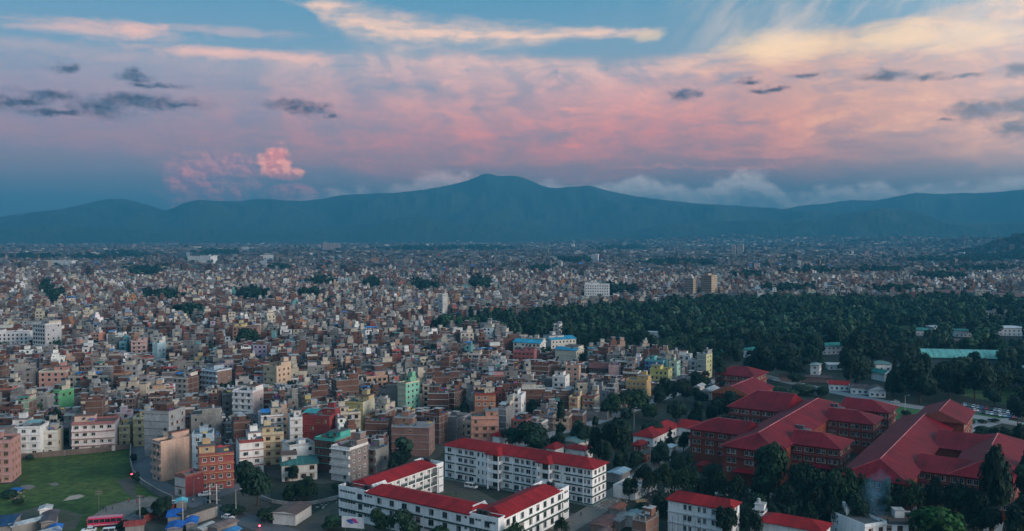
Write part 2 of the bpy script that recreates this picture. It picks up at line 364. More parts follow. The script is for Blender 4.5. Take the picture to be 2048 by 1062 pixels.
def thing(name, label, cat, X=0, Y=0, Z=0, rot=0, group=None):
    o = bpy.data.objects.new(name, None); col.objects.link(o); o.location = (X, Y, Z); o.rotation_euler = (0, 0, rot); o.empty_display_size = .5
    return tag(o, label, cat, group)
def np_mesh(name, V_, Fq, mi=None, colr=None, mats=(), kind=None, corner=4):
    me = bpy.data.meshes.new(name); nv, nf = len(V_), len(Fq)
    me.vertices.add(nv); me.vertices.foreach_set('co', np.ascontiguousarray(V_, 'f').ravel())
    me.loops.add(nf * corner); me.loops.foreach_set('vertex_index', np.ascontiguousarray(Fq, 'i').ravel())
    me.polygons.add(nf); me.polygons.foreach_set('loop_start', np.arange(0, nf * corner, corner, dtype='i'))
    try: me.polygons.foreach_set('loop_total', np.full(nf, corner, 'i'))
    except Exception: pass
    for m in mats: me.materials.append(m)
    if mi is not None: me.polygons.foreach_set('material_index', np.ascontiguousarray(mi, 'i'))
    if colr is not None:
        a = me.attributes.new('Col', 'FLOAT_COLOR', 'FACE'); a.data.foreach_set('color', np.ascontiguousarray(np.c_[colr, np.ones(nf)], 'f').ravel())
    me.polygons.foreach_set('use_smooth', np.zeros(nf, bool)); me.update(calc_edges=True); me.validate()
    return me
def jitter(c, R, a=.12): k = 1 + R.uniform(-a, a); return tuple(min(.8, max(.01, x * k * (1 + R.uniform(-.04, .04)))) for x in c)
rs = random.Random(11); nr = np.random.RandomState(11)

# ------------------------------------------------------------------ ground, roads, fields
def sheet(name, pts, z, mat, pix=True, sub=1):
    P = [at(*p) for p in pts] if pix else pts
    me = bpy.data.meshes.new(name); me.from_pydata([(x, y, z) for x, y in P], [], [tuple(range(len(P)))]); me.materials.append(mat)
    if me.polygons[0].normal.z < 0: me.flip_normals()
    return link(name, me, None, 'structure')
R0 = 19000
g = bpy.data.meshes.new('ground'); g.from_pydata([(-R0, -R0, 0), (R0, -R0, 0), (R0, R0, 0), (-R0, R0, 0)], [], [(0, 1, 2, 3)]); g.materials.append(GROUND); link('ground', g, None, 'structure')
def strip(name, line, wid, z, mat):
    P = [Vector(at(*p)) for p in line]; L, R = [], []
    for i, p in enumerate(P):
        d = (P[min(i + 1, len(P) - 1)] - P[max(i - 1, 0)]).normalized(); n = Vector((-d.y, d.x)) * wid / 2; L.append(p + n); R.append(p - n)
    me = bpy.data.meshes.new(name); n = len(P)
    me.from_pydata([(p.x, p.y, z) for p in L] + [(p.x, p.y, z) for p in R], [], [(i, n + i, n + i + 1, i + 1) for i in range(n - 1)]); me.materials.append(mat)
    return link(name, me, None, 'structure')
COMPOUND = [(866, 676), (872, 655), (960, 644), (1130, 634), (1250, 621), (1400, 610), (1985, 608), (2500, 608), (2600, 1300), (540, 1300), (540, 955), (640, 968), (760, 962), (880, 912), (900, 885), (1010, 890), (1080, 882), (1190, 852), (1290, 806), (1400, 778), (1432, 752), (1250, 718), (1110, 702), (1000, 682)]
FIELD = [(-400, 1300), (-300, 960), (38, 968), (38, 915), (130, 908), (150, 906), (262, 894), (264, 940), (280, 965), (312, 985), (345, 1002), (260, 1020), (200, 1062), (150, 1300)]
ROADZONE = [(262, 890), (300, 890), (306, 915), (318, 958), (350, 985), (400, 996), (470, 975), (545, 960), (545, 1300), (150, 1300), (200, 1062), (345, 1002), (280, 968), (262, 945)]
FOREST = [(868, 674), (874, 656), (960, 646), (1130, 636), (1250, 623), (1400, 612), (1985, 610), (2300, 610), (2300, 850), (2060, 815), (1940, 795), (1800, 788), (1700, 748), (1560, 740), (1440, 735), (1432, 752), (1250, 716), (1110, 700), (1000, 680)]
poly_np = lambda P: np.array([at(*p) for p in P])
def inside(P, X, Y):
    X = np.asarray(X, float); Y = np.asarray(Y, float); r = np.zeros(X.shape, bool); n = len(P); j = n - 1
    for i in range(n):
        xi, yi = P[i]; xj, yj = P[j]
        c = ((yi > Y) != (yj > Y)) & (X < (xj - xi) * (Y - yi) / (yj - yi + 1e-12) + xi); r ^= c; j = i
    return r
PC, PF, PR, PW = map(poly_np, (COMPOUND, FIELD, ROADZONE, FOREST))
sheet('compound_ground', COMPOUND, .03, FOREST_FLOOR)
sheet('field', FIELD, .03, GRASS)
sheet('dirt_path', [(125, 1002), (140, 992), (160, 989), (170, 992), (155, 998), (135, 1001)], .05, PALE_EARTH)
sheet('worn_patch', [(40, 972), (58, 969), (72, 973), (62, 979), (46, 979)], .048, DIRT)
sheet('worn_patch', [(96, 968), (112, 965), (120, 969), (108, 973)], .049, DIRT)
sheet('worn_patch', [(235, 960), (262, 955), (272, 968), (268, 985), (300, 1000), (280, 1004), (250, 985)], .047, YARD)
sheet('worn_patch', [(20, 1030), (70, 1015), (120, 1018), (165, 1030), (150, 1060), (60, 1062)], .046, YARD)
sheet('dirt_track', [(170, 1042), (215, 1012), (250, 1002), (300, 993), (316, 995), (310, 1010), (270, 1022), (225, 1050)], .05, DIRT)
strip('road', [(276, 820), (279, 870), (281, 900), (284, 930), (300, 962), (335, 985), (385, 1003), (440, 1022), (520, 1050), (640, 1090)], 8.5, .055, ASPHALT)
strip('side_road', [(395, 1004), (430, 990), (480, 973), (530, 962)], 7, .059, ASPHALT)
strip('lane', [(385, 1005), (300, 1022), (240, 1050), (200, 1090)], 6.5, .063, ASPHALT)
sheet('schoolyard', [(560, 1062), (700, 990), (880, 940), (1010, 1010), (1180, 1030), (1330, 900), (1345, 905), (1260, 1000), (1180, 1062), (1000, 1180), (600, 1180)], .05, YARD)
strip('service_road', [(1120, 1062), (1190, 1020), (1262, 965), (1310, 925), (1345, 905), (1372, 880), (1384, 850)], 8, .07, DIRT)
strip('tree_lined_road', [(1010, 900), (1090, 872), (1190, 845), (1270, 818), (1330, 795), (1420, 765), (1500, 738)], 7, .065, PAVING)
strip('entrance_road', [(1500, 745), (1560, 760), (1650, 780), (1780, 806), (1900, 825), (2048, 850), (2300, 880)], 10, .07, PAVING)
sheet('lawn', [(1700, 792), (1850, 815), (1850, 845), (1790, 838)], .06, LAWN)
sheet('lawn', [(1915, 815), (2015, 836), (1925, 850), (1915, 846)], .06, LAWN)
sheet('lawn', [(1900, 770), (2300, 790), (2300, 840), (2040, 815), (1920, 790)], .05, GRASS)
sheet('paved_court', [(1915, 845), (2020, 836), (2010, 845), (1960, 860), (1935, 868), (1915, 862)], .075, PAVING)
sheet('car_park', [(1925, 806), (2035, 826), (2030, 838), (1960, 828), (1915, 815)], .075, ASPHALT)
strip('garden_path', [(1720, 985), (1790, 1000), (1850, 1000)], 6, .07, PAVING)
strip('garden_path', [(2060, 960), (2000, 1000), (1985, 1062), (1975, 1100)], 5, .07, PAVING)

# ------------------------------------------------------------------ hills
def fbm1(x, seed, octs=5, base=1.0):
    r = np.random.RandomState(seed); o = np.zeros_like(x, float); amp = 1.0
    for k in range(octs):
        f = base * 2 ** k; t = x * f; i = np.floor(t).astype(int); tab = r.uniform(-1, 1, 4096); fr = t - i; s = fr * fr * (3 - 2 * fr)
        o += amp * (tab[i % 4096] * (1 - s) + tab[(i + 1) % 4096] * s); amp *= .5
    return o
def fbm2(x, y, seed, octs=4):
    r = np.random.RandomState(seed); o = np.zeros_like(x, float); amp = 1.0
    for k in range(octs):
        f = 2.0 ** k; X = x * f; Y = y * f; i = np.floor(X).astype(int); j = np.floor(Y).astype(int); tab = r.uniform(-1, 1, (256, 256))
        u = X - i; v = Y - j; u = u * u * (3 - 2 * u); v = v * v * (3 - 2 * v)
        g = lambda a, b: tab[a % 256, b % 256]
        o += amp * ((g(i, j) * (1 - u) + g(i + 1, j) * u) * (1 - v) + (g(i, j + 1) * (1 - u) + g(i + 1, j + 1) * u) * v); amp *= .5
    return o
def range_(name, prof, d_ridge, d_foot, d_back, seed, jag=7.0, na=1400, nrow=36):
    px = np.array([p[0] for p in prof], float); py = np.array([p[1] for p in prof], float)
    x = np.linspace(px[0], px[-1], na); y = np.interp(x, px, py)
    k = np.ones(7) / 7; y = np.convolve(np.pad(y, 3, 'edge'), k, 'valid')
    dirs = (x - 1024) / F; az = np.arctan(dirs)
    hr = CH + (466.3 - y) / F * d_ridge * np.cos(az) * np.sqrt(1 + dirs ** 2)
    hr = np.maximum(hr + fbm1(x / 55.0, seed, 7) * jag, 2)
    rows = []
    for t in np.linspace(0, 1.3, nrow):
        d = d_foot + (d_ridge - d_foot) * t if t <= 1 else d_ridge + (d_back - d_ridge) * (t - 1) / .3
        w = t * t * (3 - 2 * t) if t <= 1 else 1 - (t - 1) / .3 * .9
        w = w * .55 + .45 * (t ** 1.4 if t <= 1 else w)
        sx = x / 95.0 + fbm1(np.full_like(x, t * 3), seed + 3, 2) * .3
        spur = fbm2(sx, np.full_like(x, t * 1.6), seed + 1, 5)
        h = hr * w * (1 + .8 * spur * max(0.0, min(1, t)) * max(0.0, 1 - t) * 2.2) - (3 if t == 0 else 0)
        h = np.minimum(h, CH + (hr - CH) * (d / d_ridge) * (.90 + .10 * min(1, t) ** 3) if t < 1 else h)
        h = h + fbm2(x / 7.0, np.full_like(x, t * 22), seed + 7, 3) * 9 * min(1, t * 4) * (1 if t < 1 else .3) * min(1.0, (1.02 - t) * 6 if t < 1 else .3)
        rows.append(np.c_[np.sin(az) * d * 1.0, np.cos(az) * d, h])
    V_ = np.concatenate(rows); i = np.arange(na - 1); Fq = np.concatenate([np.c_[r * na + i, r * na + i + 1, (r + 1) * na + i + 1, (r + 1) * na + i] for r in range(nrow - 1)])
    me = np_mesh(name, V_, Fq, mats=[HILL]); me.polygons.foreach_set('use_smooth', np.ones(len(Fq), bool))
    return link(name, me, None, 'structure')
range_('far_hills', [(1500, 430), (1600, 414), (1660, 408), (1700, 404), (1750, 406), (1780, 401), (1830, 392), (1880, 394), (1950, 394), (2048, 390), (2200, 372), (2500, 358), (2800, 364)], 11800, 9800, 13500, 5)
range_('mountain_range', [(-700, 455), (-300, 462), (-100, 450), (0, 438), (40, 432), (60, 428), (120, 424), (180, 411), (215, 404), (240, 402), (265, 405), (300, 414), (332, 424), (350, 418), (370, 409), (400, 403), (440, 405), (480, 404), (520, 399), (560, 402), (600, 403), (630, 401), (680, 391), (720, 389), (760, 386), (810, 384), (850, 380), (885, 374), (915, 366), (940, 359), (960, 350), (972, 346), (985, 349), (1000, 353), (1018, 350), (1035, 351), (1052, 356), (1075, 367), (1095, 375), (1120, 375), (1150, 371), (1180, 371), (1205, 378), (1240, 386), (1280, 393), (1340, 402), (1400, 408), (1470, 412), (1540, 417), (1600, 420), (1700, 428), (1850, 440), (2048, 452), (2500, 466)], 10000, 8300, 12000, 2)
range_('foothills', [(-600, 470), (-200, 460), (0, 458), (100, 452), (180, 455), (300, 462), (420, 456), (520, 463), (640, 455), (740, 446), (800, 436), (840, 433), (880, 440), (940, 450), (975, 445), (1010, 452), (1060, 466), (1150, 468), (1250, 462), (1330, 450), (1400, 446), (1500, 440), (1560, 444), (1640, 440), (1700, 428), (1760, 420), (1810, 421), (1850, 432), (1890, 447), (1960, 452), (2048, 448), (2400, 440), (2700, 460)], 8400, 7500, 9300, 9, 3.0)
MOUNDS = [(1330, 470, 6800, 30, 900, 700), (1480, 462, 7300, 70, 800, 600), (1660, 465, 6900, 62, 700, 600), (1820, 470, 5900, 60, 520, 500), (1980, 478, 5200, 60, 500, 420), (1240, 474, 7600, 30, 600, 400), (1600, 474, 4800, 20, 500, 300), (2075, 470, 3500, 84, 200, 200), (2230, 460, 3300, 90, 280, 240)]
MO = []
for px, py, d, h, rx, ry in MOUNDS: MO.append(((px - 1024) / F * d, d, h, rx, ry))
def hz(X, Y):
    z = np.zeros_like(X)
    for mx, my, h, rx, ry in MO: z = np.maximum(z, h * np.exp(-(((X - mx) / rx) ** 2 + ((Y - my) / ry) ** 2)) - 1.5)
    return np.maximum(z, 0)
for k, (mx, my, h, rx, ry) in enumerate(MO):
    n = 44; gx, gy = np.meshgrid(np.linspace(-2.1, 2.1, n) * rx + mx, np.linspace(-2.1, 2.1, n) * ry + my)
    z = h * np.exp(-(((gx - mx) / rx) ** 2 + ((gy - my) / ry) ** 2)) - 1.5 + fbm2(gx / 90., gy / 90., 70 + k, 3) * h * .02
    V_ = np.c_[gx.ravel(), gy.ravel(), z.ravel()]; i = np.arange(n - 1)
    Fq = np.concatenate([np.c_[r * n + i, r * n + i + 1, (r + 1) * n + i + 1, (r + 1) * n + i] for r in range(n - 1)])
    me = np_mesh('hill', V_, Fq, mats=[HILL if k >= 7 else GROUND]); me.polygons.foreach_set('use_smooth', np.ones(len(Fq), bool)); link('hill', me, None, 'structure')

# ------------------------------------------------------------------ windows
_wm = {}
def win_mesh(w, h, fc=(.62, .62, .60), mull=1, shade=False, sill=True):
    key = (round(w, 2), round(h, 2), fc, mull, shade, sill)
    if key in _wm: return _wm[key]
    b = MB(); t = .09
    b.box(-w / 2, w / 2, -.018, .05, 0.02, h - .02, W_, (.03, .04, .05), bottom=False)
    b.box(-w / 2 - t, -w / 2 + t * .5, -.075, .05, -.05, h + .05, P_, fc, bottom=False); b.box(w / 2 - t * .5, w / 2 + t, -.075, .05, -.05, h + .05, P_, fc, bottom=False)
    b.box(-w / 2 + t * .5, w / 2 - t * .5, -.07, .05, h - t * .5, h + .045, P_, fc); b.box(-w / 2 + t * .5, w / 2 - t * .5, -.07, .05, -.045, t * .5, P_, fc)
    for k in range(mull): x = w * ((k + 1) / (mull + 1) - .5); b.box(x - .035, x + .035, -.05, .05, t * .5, h - t * .5, P_, fc, bottom=False)
    if sill: b.box(-w / 2 - .16, w / 2 + .16, -.17, .04, -.13, -.052, P_, fc)
    if shade: b.box(-w / 2 - .3, w / 2 + .3, -.55, .04, h + .1, h + .2, P_, fc)
    L = [b.mesh('window')] * 3
    for v in range(4):
        q = MB(); q.v += b.v; q.f += b.f; q.m += b.m; q.c += b.c
        if v < 2: u0, u1 = ((-w / 2 + .05, -w * .12), (w * .1, w / 2 - .05))[v]; q.poly([(u0, -.024, .06), (u1, -.024, .06), (u1, -.024, h - .06), (u0, -.024, h - .06)], P_, (.30, .27, .24) if v else (.18, .20, .22))
        elif v == 2: q.poly([(-w / 2 + .05, -.024, h * .5), (w / 2 - .05, -.024, h * .45), (w / 2 - .05, -.024, h - .06), (-w / 2 + .05, -.024, h - .06)], P_, (.24, .20, .18))
        else: q.box(-w / 2 + .04, -.03, -.5, -.45, .06, h - .06, W_, (.03,) * 3)
        L.append(q.mesh('window'))
    _wm[key] = L; return _wm[key]
ROT = {'f': 0.0, 'r': math.pi / 2, 'b': math.pi, 'l': -math.pi / 2}
def win_obj(parent, face, u, z, me, x0, x1, y0, y1, name='window'):
    """u runs along the wall, to the viewer's right when facing it"""
    o = bpy.data.objects.new(name, rs.choice(me) if isinstance(me, list) else me); col.objects.link(o); o.parent = parent
    xm, ym = (x0 + x1) / 2, (y0 + y1) / 2
    o.location = {'f': (xm + u, y0, z), 'r': (x1, ym + u, z), 'b': (xm - u, y1, z), 'l': (x0, ym - u, z)}[face]
    o.rotation_euler = (0, 0, ROT[face]); return o

# ------------------------------------------------------------------ town house builder
def house(R, w, d, n, front, side, sm, trim, o):
    """shape of one town house in its own frame (front is -y): {part: [shapes]}, [windows]"""
    fh = o.get('fh', 3.0); Hh = n * fh; parts = {}; wins = []; hw, hd = w / 2, d / 2
    def P(name, new=False):
        L = parts.setdefault(name, []);
        if new or not L: L.append(MB())
        return L[-1]
    roofc = o.get('roofc') or R.choice([(.11, .112, .112), (.15, .147, .143), (.085, .085, .087), (.13, .08, .064), (.22, .215, .21)])
    fm = o.get('fm', P_)
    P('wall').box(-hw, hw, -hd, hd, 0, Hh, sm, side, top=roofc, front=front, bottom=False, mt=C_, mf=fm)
    ov = o.get('ov', R.choice([.25, .3, .9, 1.1, .3])); bal = ov > .6
    for k in range(1, n + 1):
        s = P('floor_slab', True); s.box(-hw - .1, hw + .1, -hd - ov, -hd + .2, k * fh - .16, k * fh + .06, P_, trim)
        if bal and k < n:
            rl = P('balcony', True); c2 = o.get('rail') or R.choice([front, trim, front]); a, b2 = (-hw, hw) if R.random() < .6 else (-hw, R.uniform(-.1, .3) * w)
            rl.box(a, b2, -hd - ov + .02, -hd - ov + .12, k * fh + .062, k * fh + .95, P_, c2); rl.box(a, a + .1, -hd - ov + .122, -hd, k * fh + .063, k * fh + .94, P_, c2); rl.box(b2 - .1, b2, -hd - ov + .122, -hd, k * fh + .063, k * fh + .94, P_, c2)
    if sm in (B_, C_) and o.get('grid', True):
        f = P('concrete_frame'); cc = (.22, .215, .21)
        for k in range(1, n + 1):
            z = k * fh
            f.box(hw - .1, hw + .05, -hd + .21, hd + .05, z - .3, z - .03, C_, cc); f.box(-hw - .05, -hw + .1, -hd + .21, hd + .05, z - .3, z - .03, C_, cc); f.box(-hw + .11, hw - .11, hd - .1, hd + .05, z - .3, z - .03, C_, cc)
        nc = max(2, int(d / 3.6) + 1)
        for j in range(nc):
            y = -hd + .3 + (d - .5) * j / (nc - 1)
            for sx in (-1, 1): f.box(sx * hw - .07, sx * hw + .07, y - .16, y + .16, 0, Hh - .01, C_, cc, bottom=False)
    ph = R.uniform(.6, 1.0); pc = o.get('parc') or R.choice([front, trim, side]); pm = sm if pc == side else P_
    if not o.get('unfin') and not o.get('pitched'):
        p = P('parapet'); t = .14; z0 = Hh + (.062 if True else 0)
        p.box(-hw - .02, hw + .02, -hd - .02, -hd + t, z0, z0 + ph, P_, front if pc == side else pc); p.box(-hw - .02, hw + .02, hd - t, hd + .02, z0 - .06, z0 + ph, pm, pc)
        p.box(-hw - .02, -hw + t, -hd + t, hd - t, z0 - .06, z0 + ph, pm, pc); p.box(hw - t, hw + .02, -hd + t, hd - t, z0 - .06, z0 + ph, pm, pc)
    zt = Hh + .003; tx0, tx1 = -hw, hw; fcx = 0; rx = 0.0
    top = o.get('top', R.choice([0, 1, 1, 1, 2]))
    if o.get('unfin'):
        c = P('column_stub')
        for sx in (-1, 0, 1):
            for sy in (-1, 1): c.box(sx * (hw - .2) - .15, sx * (hw - .2) + .15, sy * (hd - .2) - .15, sy * (hd - .2) + .15, zt, zt + R.uniform(.7, 1.5), C_, (.3, .29, .28), bottom=False); c.bar((sx * (hw - .2), sy * (hd - .2), zt + 1.4), (sx * (hw - .2), sy * (hd - .2), zt + 2.1), .03, C_, (.2, .12, .09), 3)
        top = 1 if R.random() < .4 else 0
    zr = zt
    if top:
        sgn = o.get('tside', R.choice([-1, 1])); tw = w * R.uniform(.42, .7); tdp = d * R.uniform(.45, .75); a, b2 = (-hw + .15, -hw + tw) if sgn < 0 else (hw - tw, hw - .15)
        y0 = hd - tdp; tcol = o.get('topc') or R.choice([front, front, side, side, trim, (.46, .42, .35)]); tm = sm if tcol == side else fm
        P('top_room').box(a, b2, y0, hd - .15, zt, zt + 2.6, tm, tcol, top=roofc, mt=C_, bottom=False)
        P('top_room').box(a - .3, b2 + .3, y0 - .5, hd + .1, zt + 2.602, zt + 2.76, P_, o.get('topslab') or R.choice([trim, (.5, .5, .48), (.32, .1, .08)]), top=roofc, mt=C_)
        rx = (a + b2) / 2; zr = zt + 2.763
        wins.append(('T', rx, y0, zt + .9, 1.1, 1.15)); fcx = (y0 + hd) / 2
        if top == 2 or R.random() < .45:
            P('stair_room').box(rx - 1.4, rx + 1.4, fcx - .6, hd - .6, zr, zr + 2.1, tm, tcol, top=roofc, mt=C_, bottom=False); P('stair_room').box(rx - 1.6, rx + 1.6, fcx - .8, hd - .4, zr + 2.102, zr + 2.22, C_, (.4, .39, .37)); zr += 2.223
    elif not o.get('pitched') and not o.get('nostair'):
        P('stair_room').box(-1.4 + rx, 1.4 + rx, hd - 3.4, hd - .3, zt, zt + 2.3, sm, side, top=roofc, mt=C_, bottom=False); P('stair_room').box(-1.6 + rx, 1.6 + rx, hd - 3.7, hd - .1, zt + 2.302, zt + 2.42, C_, (.38, .37, .36)); zr = zt + 2.423; fcx = hd - 1.9
    nt = o.get('tanks', R.choice([0, 1, 1, 2]))
    for k in range(0 if o.get('pitched') else nt):
        t = P('water_tank', True); tc_ = R.choice([(.02, .022, .025)] * 3 + [(.35, .36, .37)]); x = rx - .7 + 1.4 * k
        t.cyl(x, fcx + .3, zr, zr + 1.15, .58, .58, 9, K_, tc_, False); t.cyl(x, fcx + .3, zr + 1.15, zr + 1.38, .58, .2, 9, K_, tc_)
    if not o.get('pitched'):
        c = P('roof_clutter')
        for k in range(R.randint(3, 8)):
            x, y = R.uniform(-hw + .4, hw - .9), R.uniform(-hd + .4, hd - .9)
            q = R.random()
            if q < .35: c.box(x, x + .4, y, y + .4, zt, zt + R.uniform(.5, 1.1), L_, jitter((.03, .07, .03), R), bottom=False)
            elif q < .6: c.box(x, x + R.uniform(.4, 1.4), y, y + .6, zt, zt + R.uniform(.3, .9), P_, R.choice([(.3, .12, .08), (.35, .34, .32), (.08, .09, .1), (.05, .15, .3)]), bottom=False)
            elif q < .78: c.poly([(x, y, zt + .8), (x + 1.6, y, zt + .85), (x + 1.6, y + .04, zt + 1.6), (x, y + .04, zt + 1.55)], P_, R.choice([(.6, .6, .62), (.4, .06, .08), (.08, .2, .42), (.55, .42, .15), (.3, .1, .3)]))
            elif q < .9: c.poly([(x, y, zt + .3), (x + 1.5, y, zt + .3), (x + 1.5, y + 1.1, zt + 1.1), (x, y + 1.1, zt + 1.1)], W_, (.02, .03, .05)); c.box(x - .05, x + 1.55, y + 1.1, y + 1.4, zt + 1.0, zt + 1.35, P_, (.5, .5, .5))
            else: c.bar((x, y, zt), (x, y, zt + R.uniform(2.2, 4)), .05, C_, (.25, .25, .25), 4)
    tp = o.get('tarp')
    if tp:
        s = P('sheet_roof'); y1 = min(hd - .2, -hd + d * .55); x0, x1 = (-hw + .2, hw - .2) if not top else ((-hw + .2, hw - tw - .4) if sgn > 0 else (-hw + tw + .4, hw - .2))
        if x1 - x0 < 2: x0, x1, y1 = -hw + .2, hw - .2, (hd - tdp - .7 if top else hd - .4)
        zz = zt + 2.2
        s.poly([(x0, -hd + .3, zz - .3), (x1, -hd + .3, zz - .3), (x1, y1, zz + .25), (x0, y1, zz + .25)], S_, tp); s.poly([(x0, -hd + .3, zz - .34), (x0, y1, zz + .21), (x1, y1, zz + .21), (x1, -hd + .3, zz - .34)], S_, tp)
        for x in (x0 + .1, x1 - .1):
            for y in (-hd + .45, y1 - .1): s.bar((x, y, zt), (x, y, zz - .2), .05, C_, (.3, .3, .3), 4)
    if o.get('pitched'):
        P('roof').hip(-hw, hw, -hd, hd, Hh + .01, o.get('rise', 2.0), 'x' if w >= d else 'y', o.get('hipped', True), o.get('hipped', True), .7, .15, S_, o['pitched'], gable=front)
    ww = o.get('ww', R.choice([1.2, 1.4, 1.6])); wh = o.get('wh', R.choice([1.3, 1.45])); gap = R.uniform(2.3, 3.1); nx = max(1, int((w - .6) / gap)); dens = o.get('dens', .93)
    for k in range(n):
        for j in range(nx):
            u = (j - (nx - 1) / 2) * (w - .8) / nx
            if R.random() < dens: wins.append(('f', u, k * fh + (.95 if k or R.random() < .6 else .15), ww, wh if k else 1.5))
            if R.random() < o.get('bdens', .45): wins.append(('b', u, k * fh + .95, 1.1, 1.2))
        ny = max(1, int(d / 3.6))
        for j in range(ny):
            u = (j - (ny - 1) / 2) * (d - 1) / ny
            if R.random() < o.get('rdens', .28): wins.append(('r', u, k * fh + .95, 1.1, 1.2))
            if R.random() < o.get('ldens', .28): wins.append(('l', u, k * fh + .95, 1.1, 1.2))
    return parts, wins
def win_pos(face, w, d):
    hw, hd = w / 2, d / 2
    return {'f': (0, -hd, 0.0), 'r': (hw, 0, math.pi / 2), 'b': (0, hd, math.pi), 'l': (-hw, 0, -math.pi / 2)}[face]
WFC = [(.60, .60, .58), (.35, .22, .12), (.45, .44, .42), (.28, .12, .07)]
def put_house(root, parts, wins, w, d, R, near):
    slabs = []
    for name, L in parts.items():
        for b in L:
            k = 'stuff' if name in ('column_stub', 'concrete_frame', 'roof_clutter') else None
            ob = b.build(name, slabs[min(len(slabs) - 1, L.index(b))] if name == 'balcony' and slabs else root, k)
            if name == 'floor_slab': slabs.append(ob)
    fc = R.choice(WFC); wm = MB(); mull = R.choice([1, 1, 2])
    for f, *q in wins:
        if f == 'T':
            x, y, z, ww, wh = q; loc, r = (x, y, z), 0
        else:
            u, z, ww, wh = q; bx, by, r = win_pos(f, w, d); loc = (bx + u * math.cos(r), by + u * math.sin(r), z)
        if near:
            ob = bpy.data.objects.new('window', R.choice(win_mesh(ww, wh, fc, mull))); col.objects.link(ob); ob.parent = root; ob.location = loc; ob.rotation_euler = (0, 0, r)
        else:
            t = MB(); t.box(-ww / 2 - .09, ww / 2 + .09, -.05, .02, -.09, wh + .09, P_, fc, bottom=False); t.box(-ww / 2, ww / 2, -.056, .02, 0, wh, W_, fc, bottom=False); wm.add(t, *loc, r)
    if not near: wm.build('windows', root, 'stuff')
# light-weight version that goes into the far town
class Glob:
    def __init__(s): s.v = []; s.f = []; s.m = []; s.c = []; s.n = 0
    def mb(s, b, X, Y, Z, r):
        v = np.array(b.v); ca, sa = math.cos(r), math.sin(r)
        s.v.append(np.c_[X + v[:, 0] * ca - v[:, 1] * sa, Y + v[:, 0] * sa + v[:, 1] * ca, Z + v[:, 2]])
        for f, m, c in zip(b.f, b.m, b.c):
            if len(f) == 4: s.f.append((f[0] + s.n, f[1] + s.n, f[2] + s.n, f[3] + s.n)); s.m.append(m); s.c.append(c)
        s.n += len(v)
TOWN = Glob()
def put_far(parts, wins, w, d, X, Y, Z, r, R, lod):
    b = MB()
    skip = ('water_tank', 'column_stub') if lod == 1 else ('water_tank', 'column_stub', 'concrete_frame', 'floor_slab', 'balcony', 'parapet', 'roof_clutter')
    for name, L in parts.items():
        if name in skip: continue
        for q in L:
            i = len(b.v); b.v += q.v; b.f += [tuple(k + i for k in f) for f in q.f]; b.m += q.m; b.c += q.c
    if lod == 1 and 'water_tank' in parts:
        for q in parts['water_tank']:
            xs = [p[0] for p in q.v]; ys = [p[1] for p in q.v]; zs = [p[2] for p in q.v]; b.box(min(xs), max(xs), min(ys), max(ys), min(zs), max(zs), K_, q.c[0], bottom=False)
    fc = R.choice(WFC)
    for f, *q in wins:
        if f == 'T' or f == 'b' and abs(r) < 1.2 or f != 'b' and f != 'r' and f != 'l' and abs(r) > 1.9: continue
        u, z, ww, wh = q; bx, by, a = win_pos(f, w, d); ca, sa = math.cos(a), math.sin(a)
        def pt(du, z_, o): return (bx + (u + du) * ca + o * sa, by + (u + du) * sa - o * ca, z_)
        if lod == 1: b.poly([pt(-ww / 2 - .1, z - .1, .03), pt(ww / 2 + .1, z - .1, .03), pt(ww / 2 + .1, z + wh + .1, .03), pt(-ww / 2 - .1, z + wh + .1, .03)], P_, fc)
        b.poly([pt(-ww / 2, z, .055), pt(ww / 2, z, .055), pt(ww / 2, z + wh, .055), pt(-ww / 2, z + wh, .055)], W_, fc)
    TOWN.mb(b, X, Y, Z, r)

# ------------------------------------------------------------------ hero houses read off the photograph
NUM = ['', 'one', 'two', 'three', 'four', 'five', 'six', 'seven', 'eight', 'nine', 'ten', 'eleven', 'twelve', 'thirteen', 'fourteen', 'fifteen']
WHITE, CREAM, YEL, PEACH, PINK, ORG, TEAL, LBLUE, GRN, MAR, GREY, BRK = (.72, .73, .72), (.58, .51, .38), (.55, .42, .17), (.60, .38, .27), (.52, .27, .26), (.50, .20, .08), (.05, .42, .36), (.34, .50, .62), (.20, .50, .32), (.22, .02, .025), (.17, .175, .178), (.12, .062, .048)
RED = (.30, .035, .035); BLUE = (.03, .17, .42); DK = (.12, .11, .11)
HERO_RECT = []; LMK = []
def rect_add(X, Y, r, hw, hd, m=0): HERO_RECT.append((X, Y, math.cos(r), math.sin(r), hw + m, hd + m))
def blocked(X, Y, m):
    for x, y, c, s, a, b in HERO_RECT:
        dx_, dy_ = X - x, Y - y
        if abs(dx_ * c + dy_ * s) < a + m and abs(-dx_ * s + dy_ * c) < b + m: return True
    return False
NHERO = 0; HVIS = []
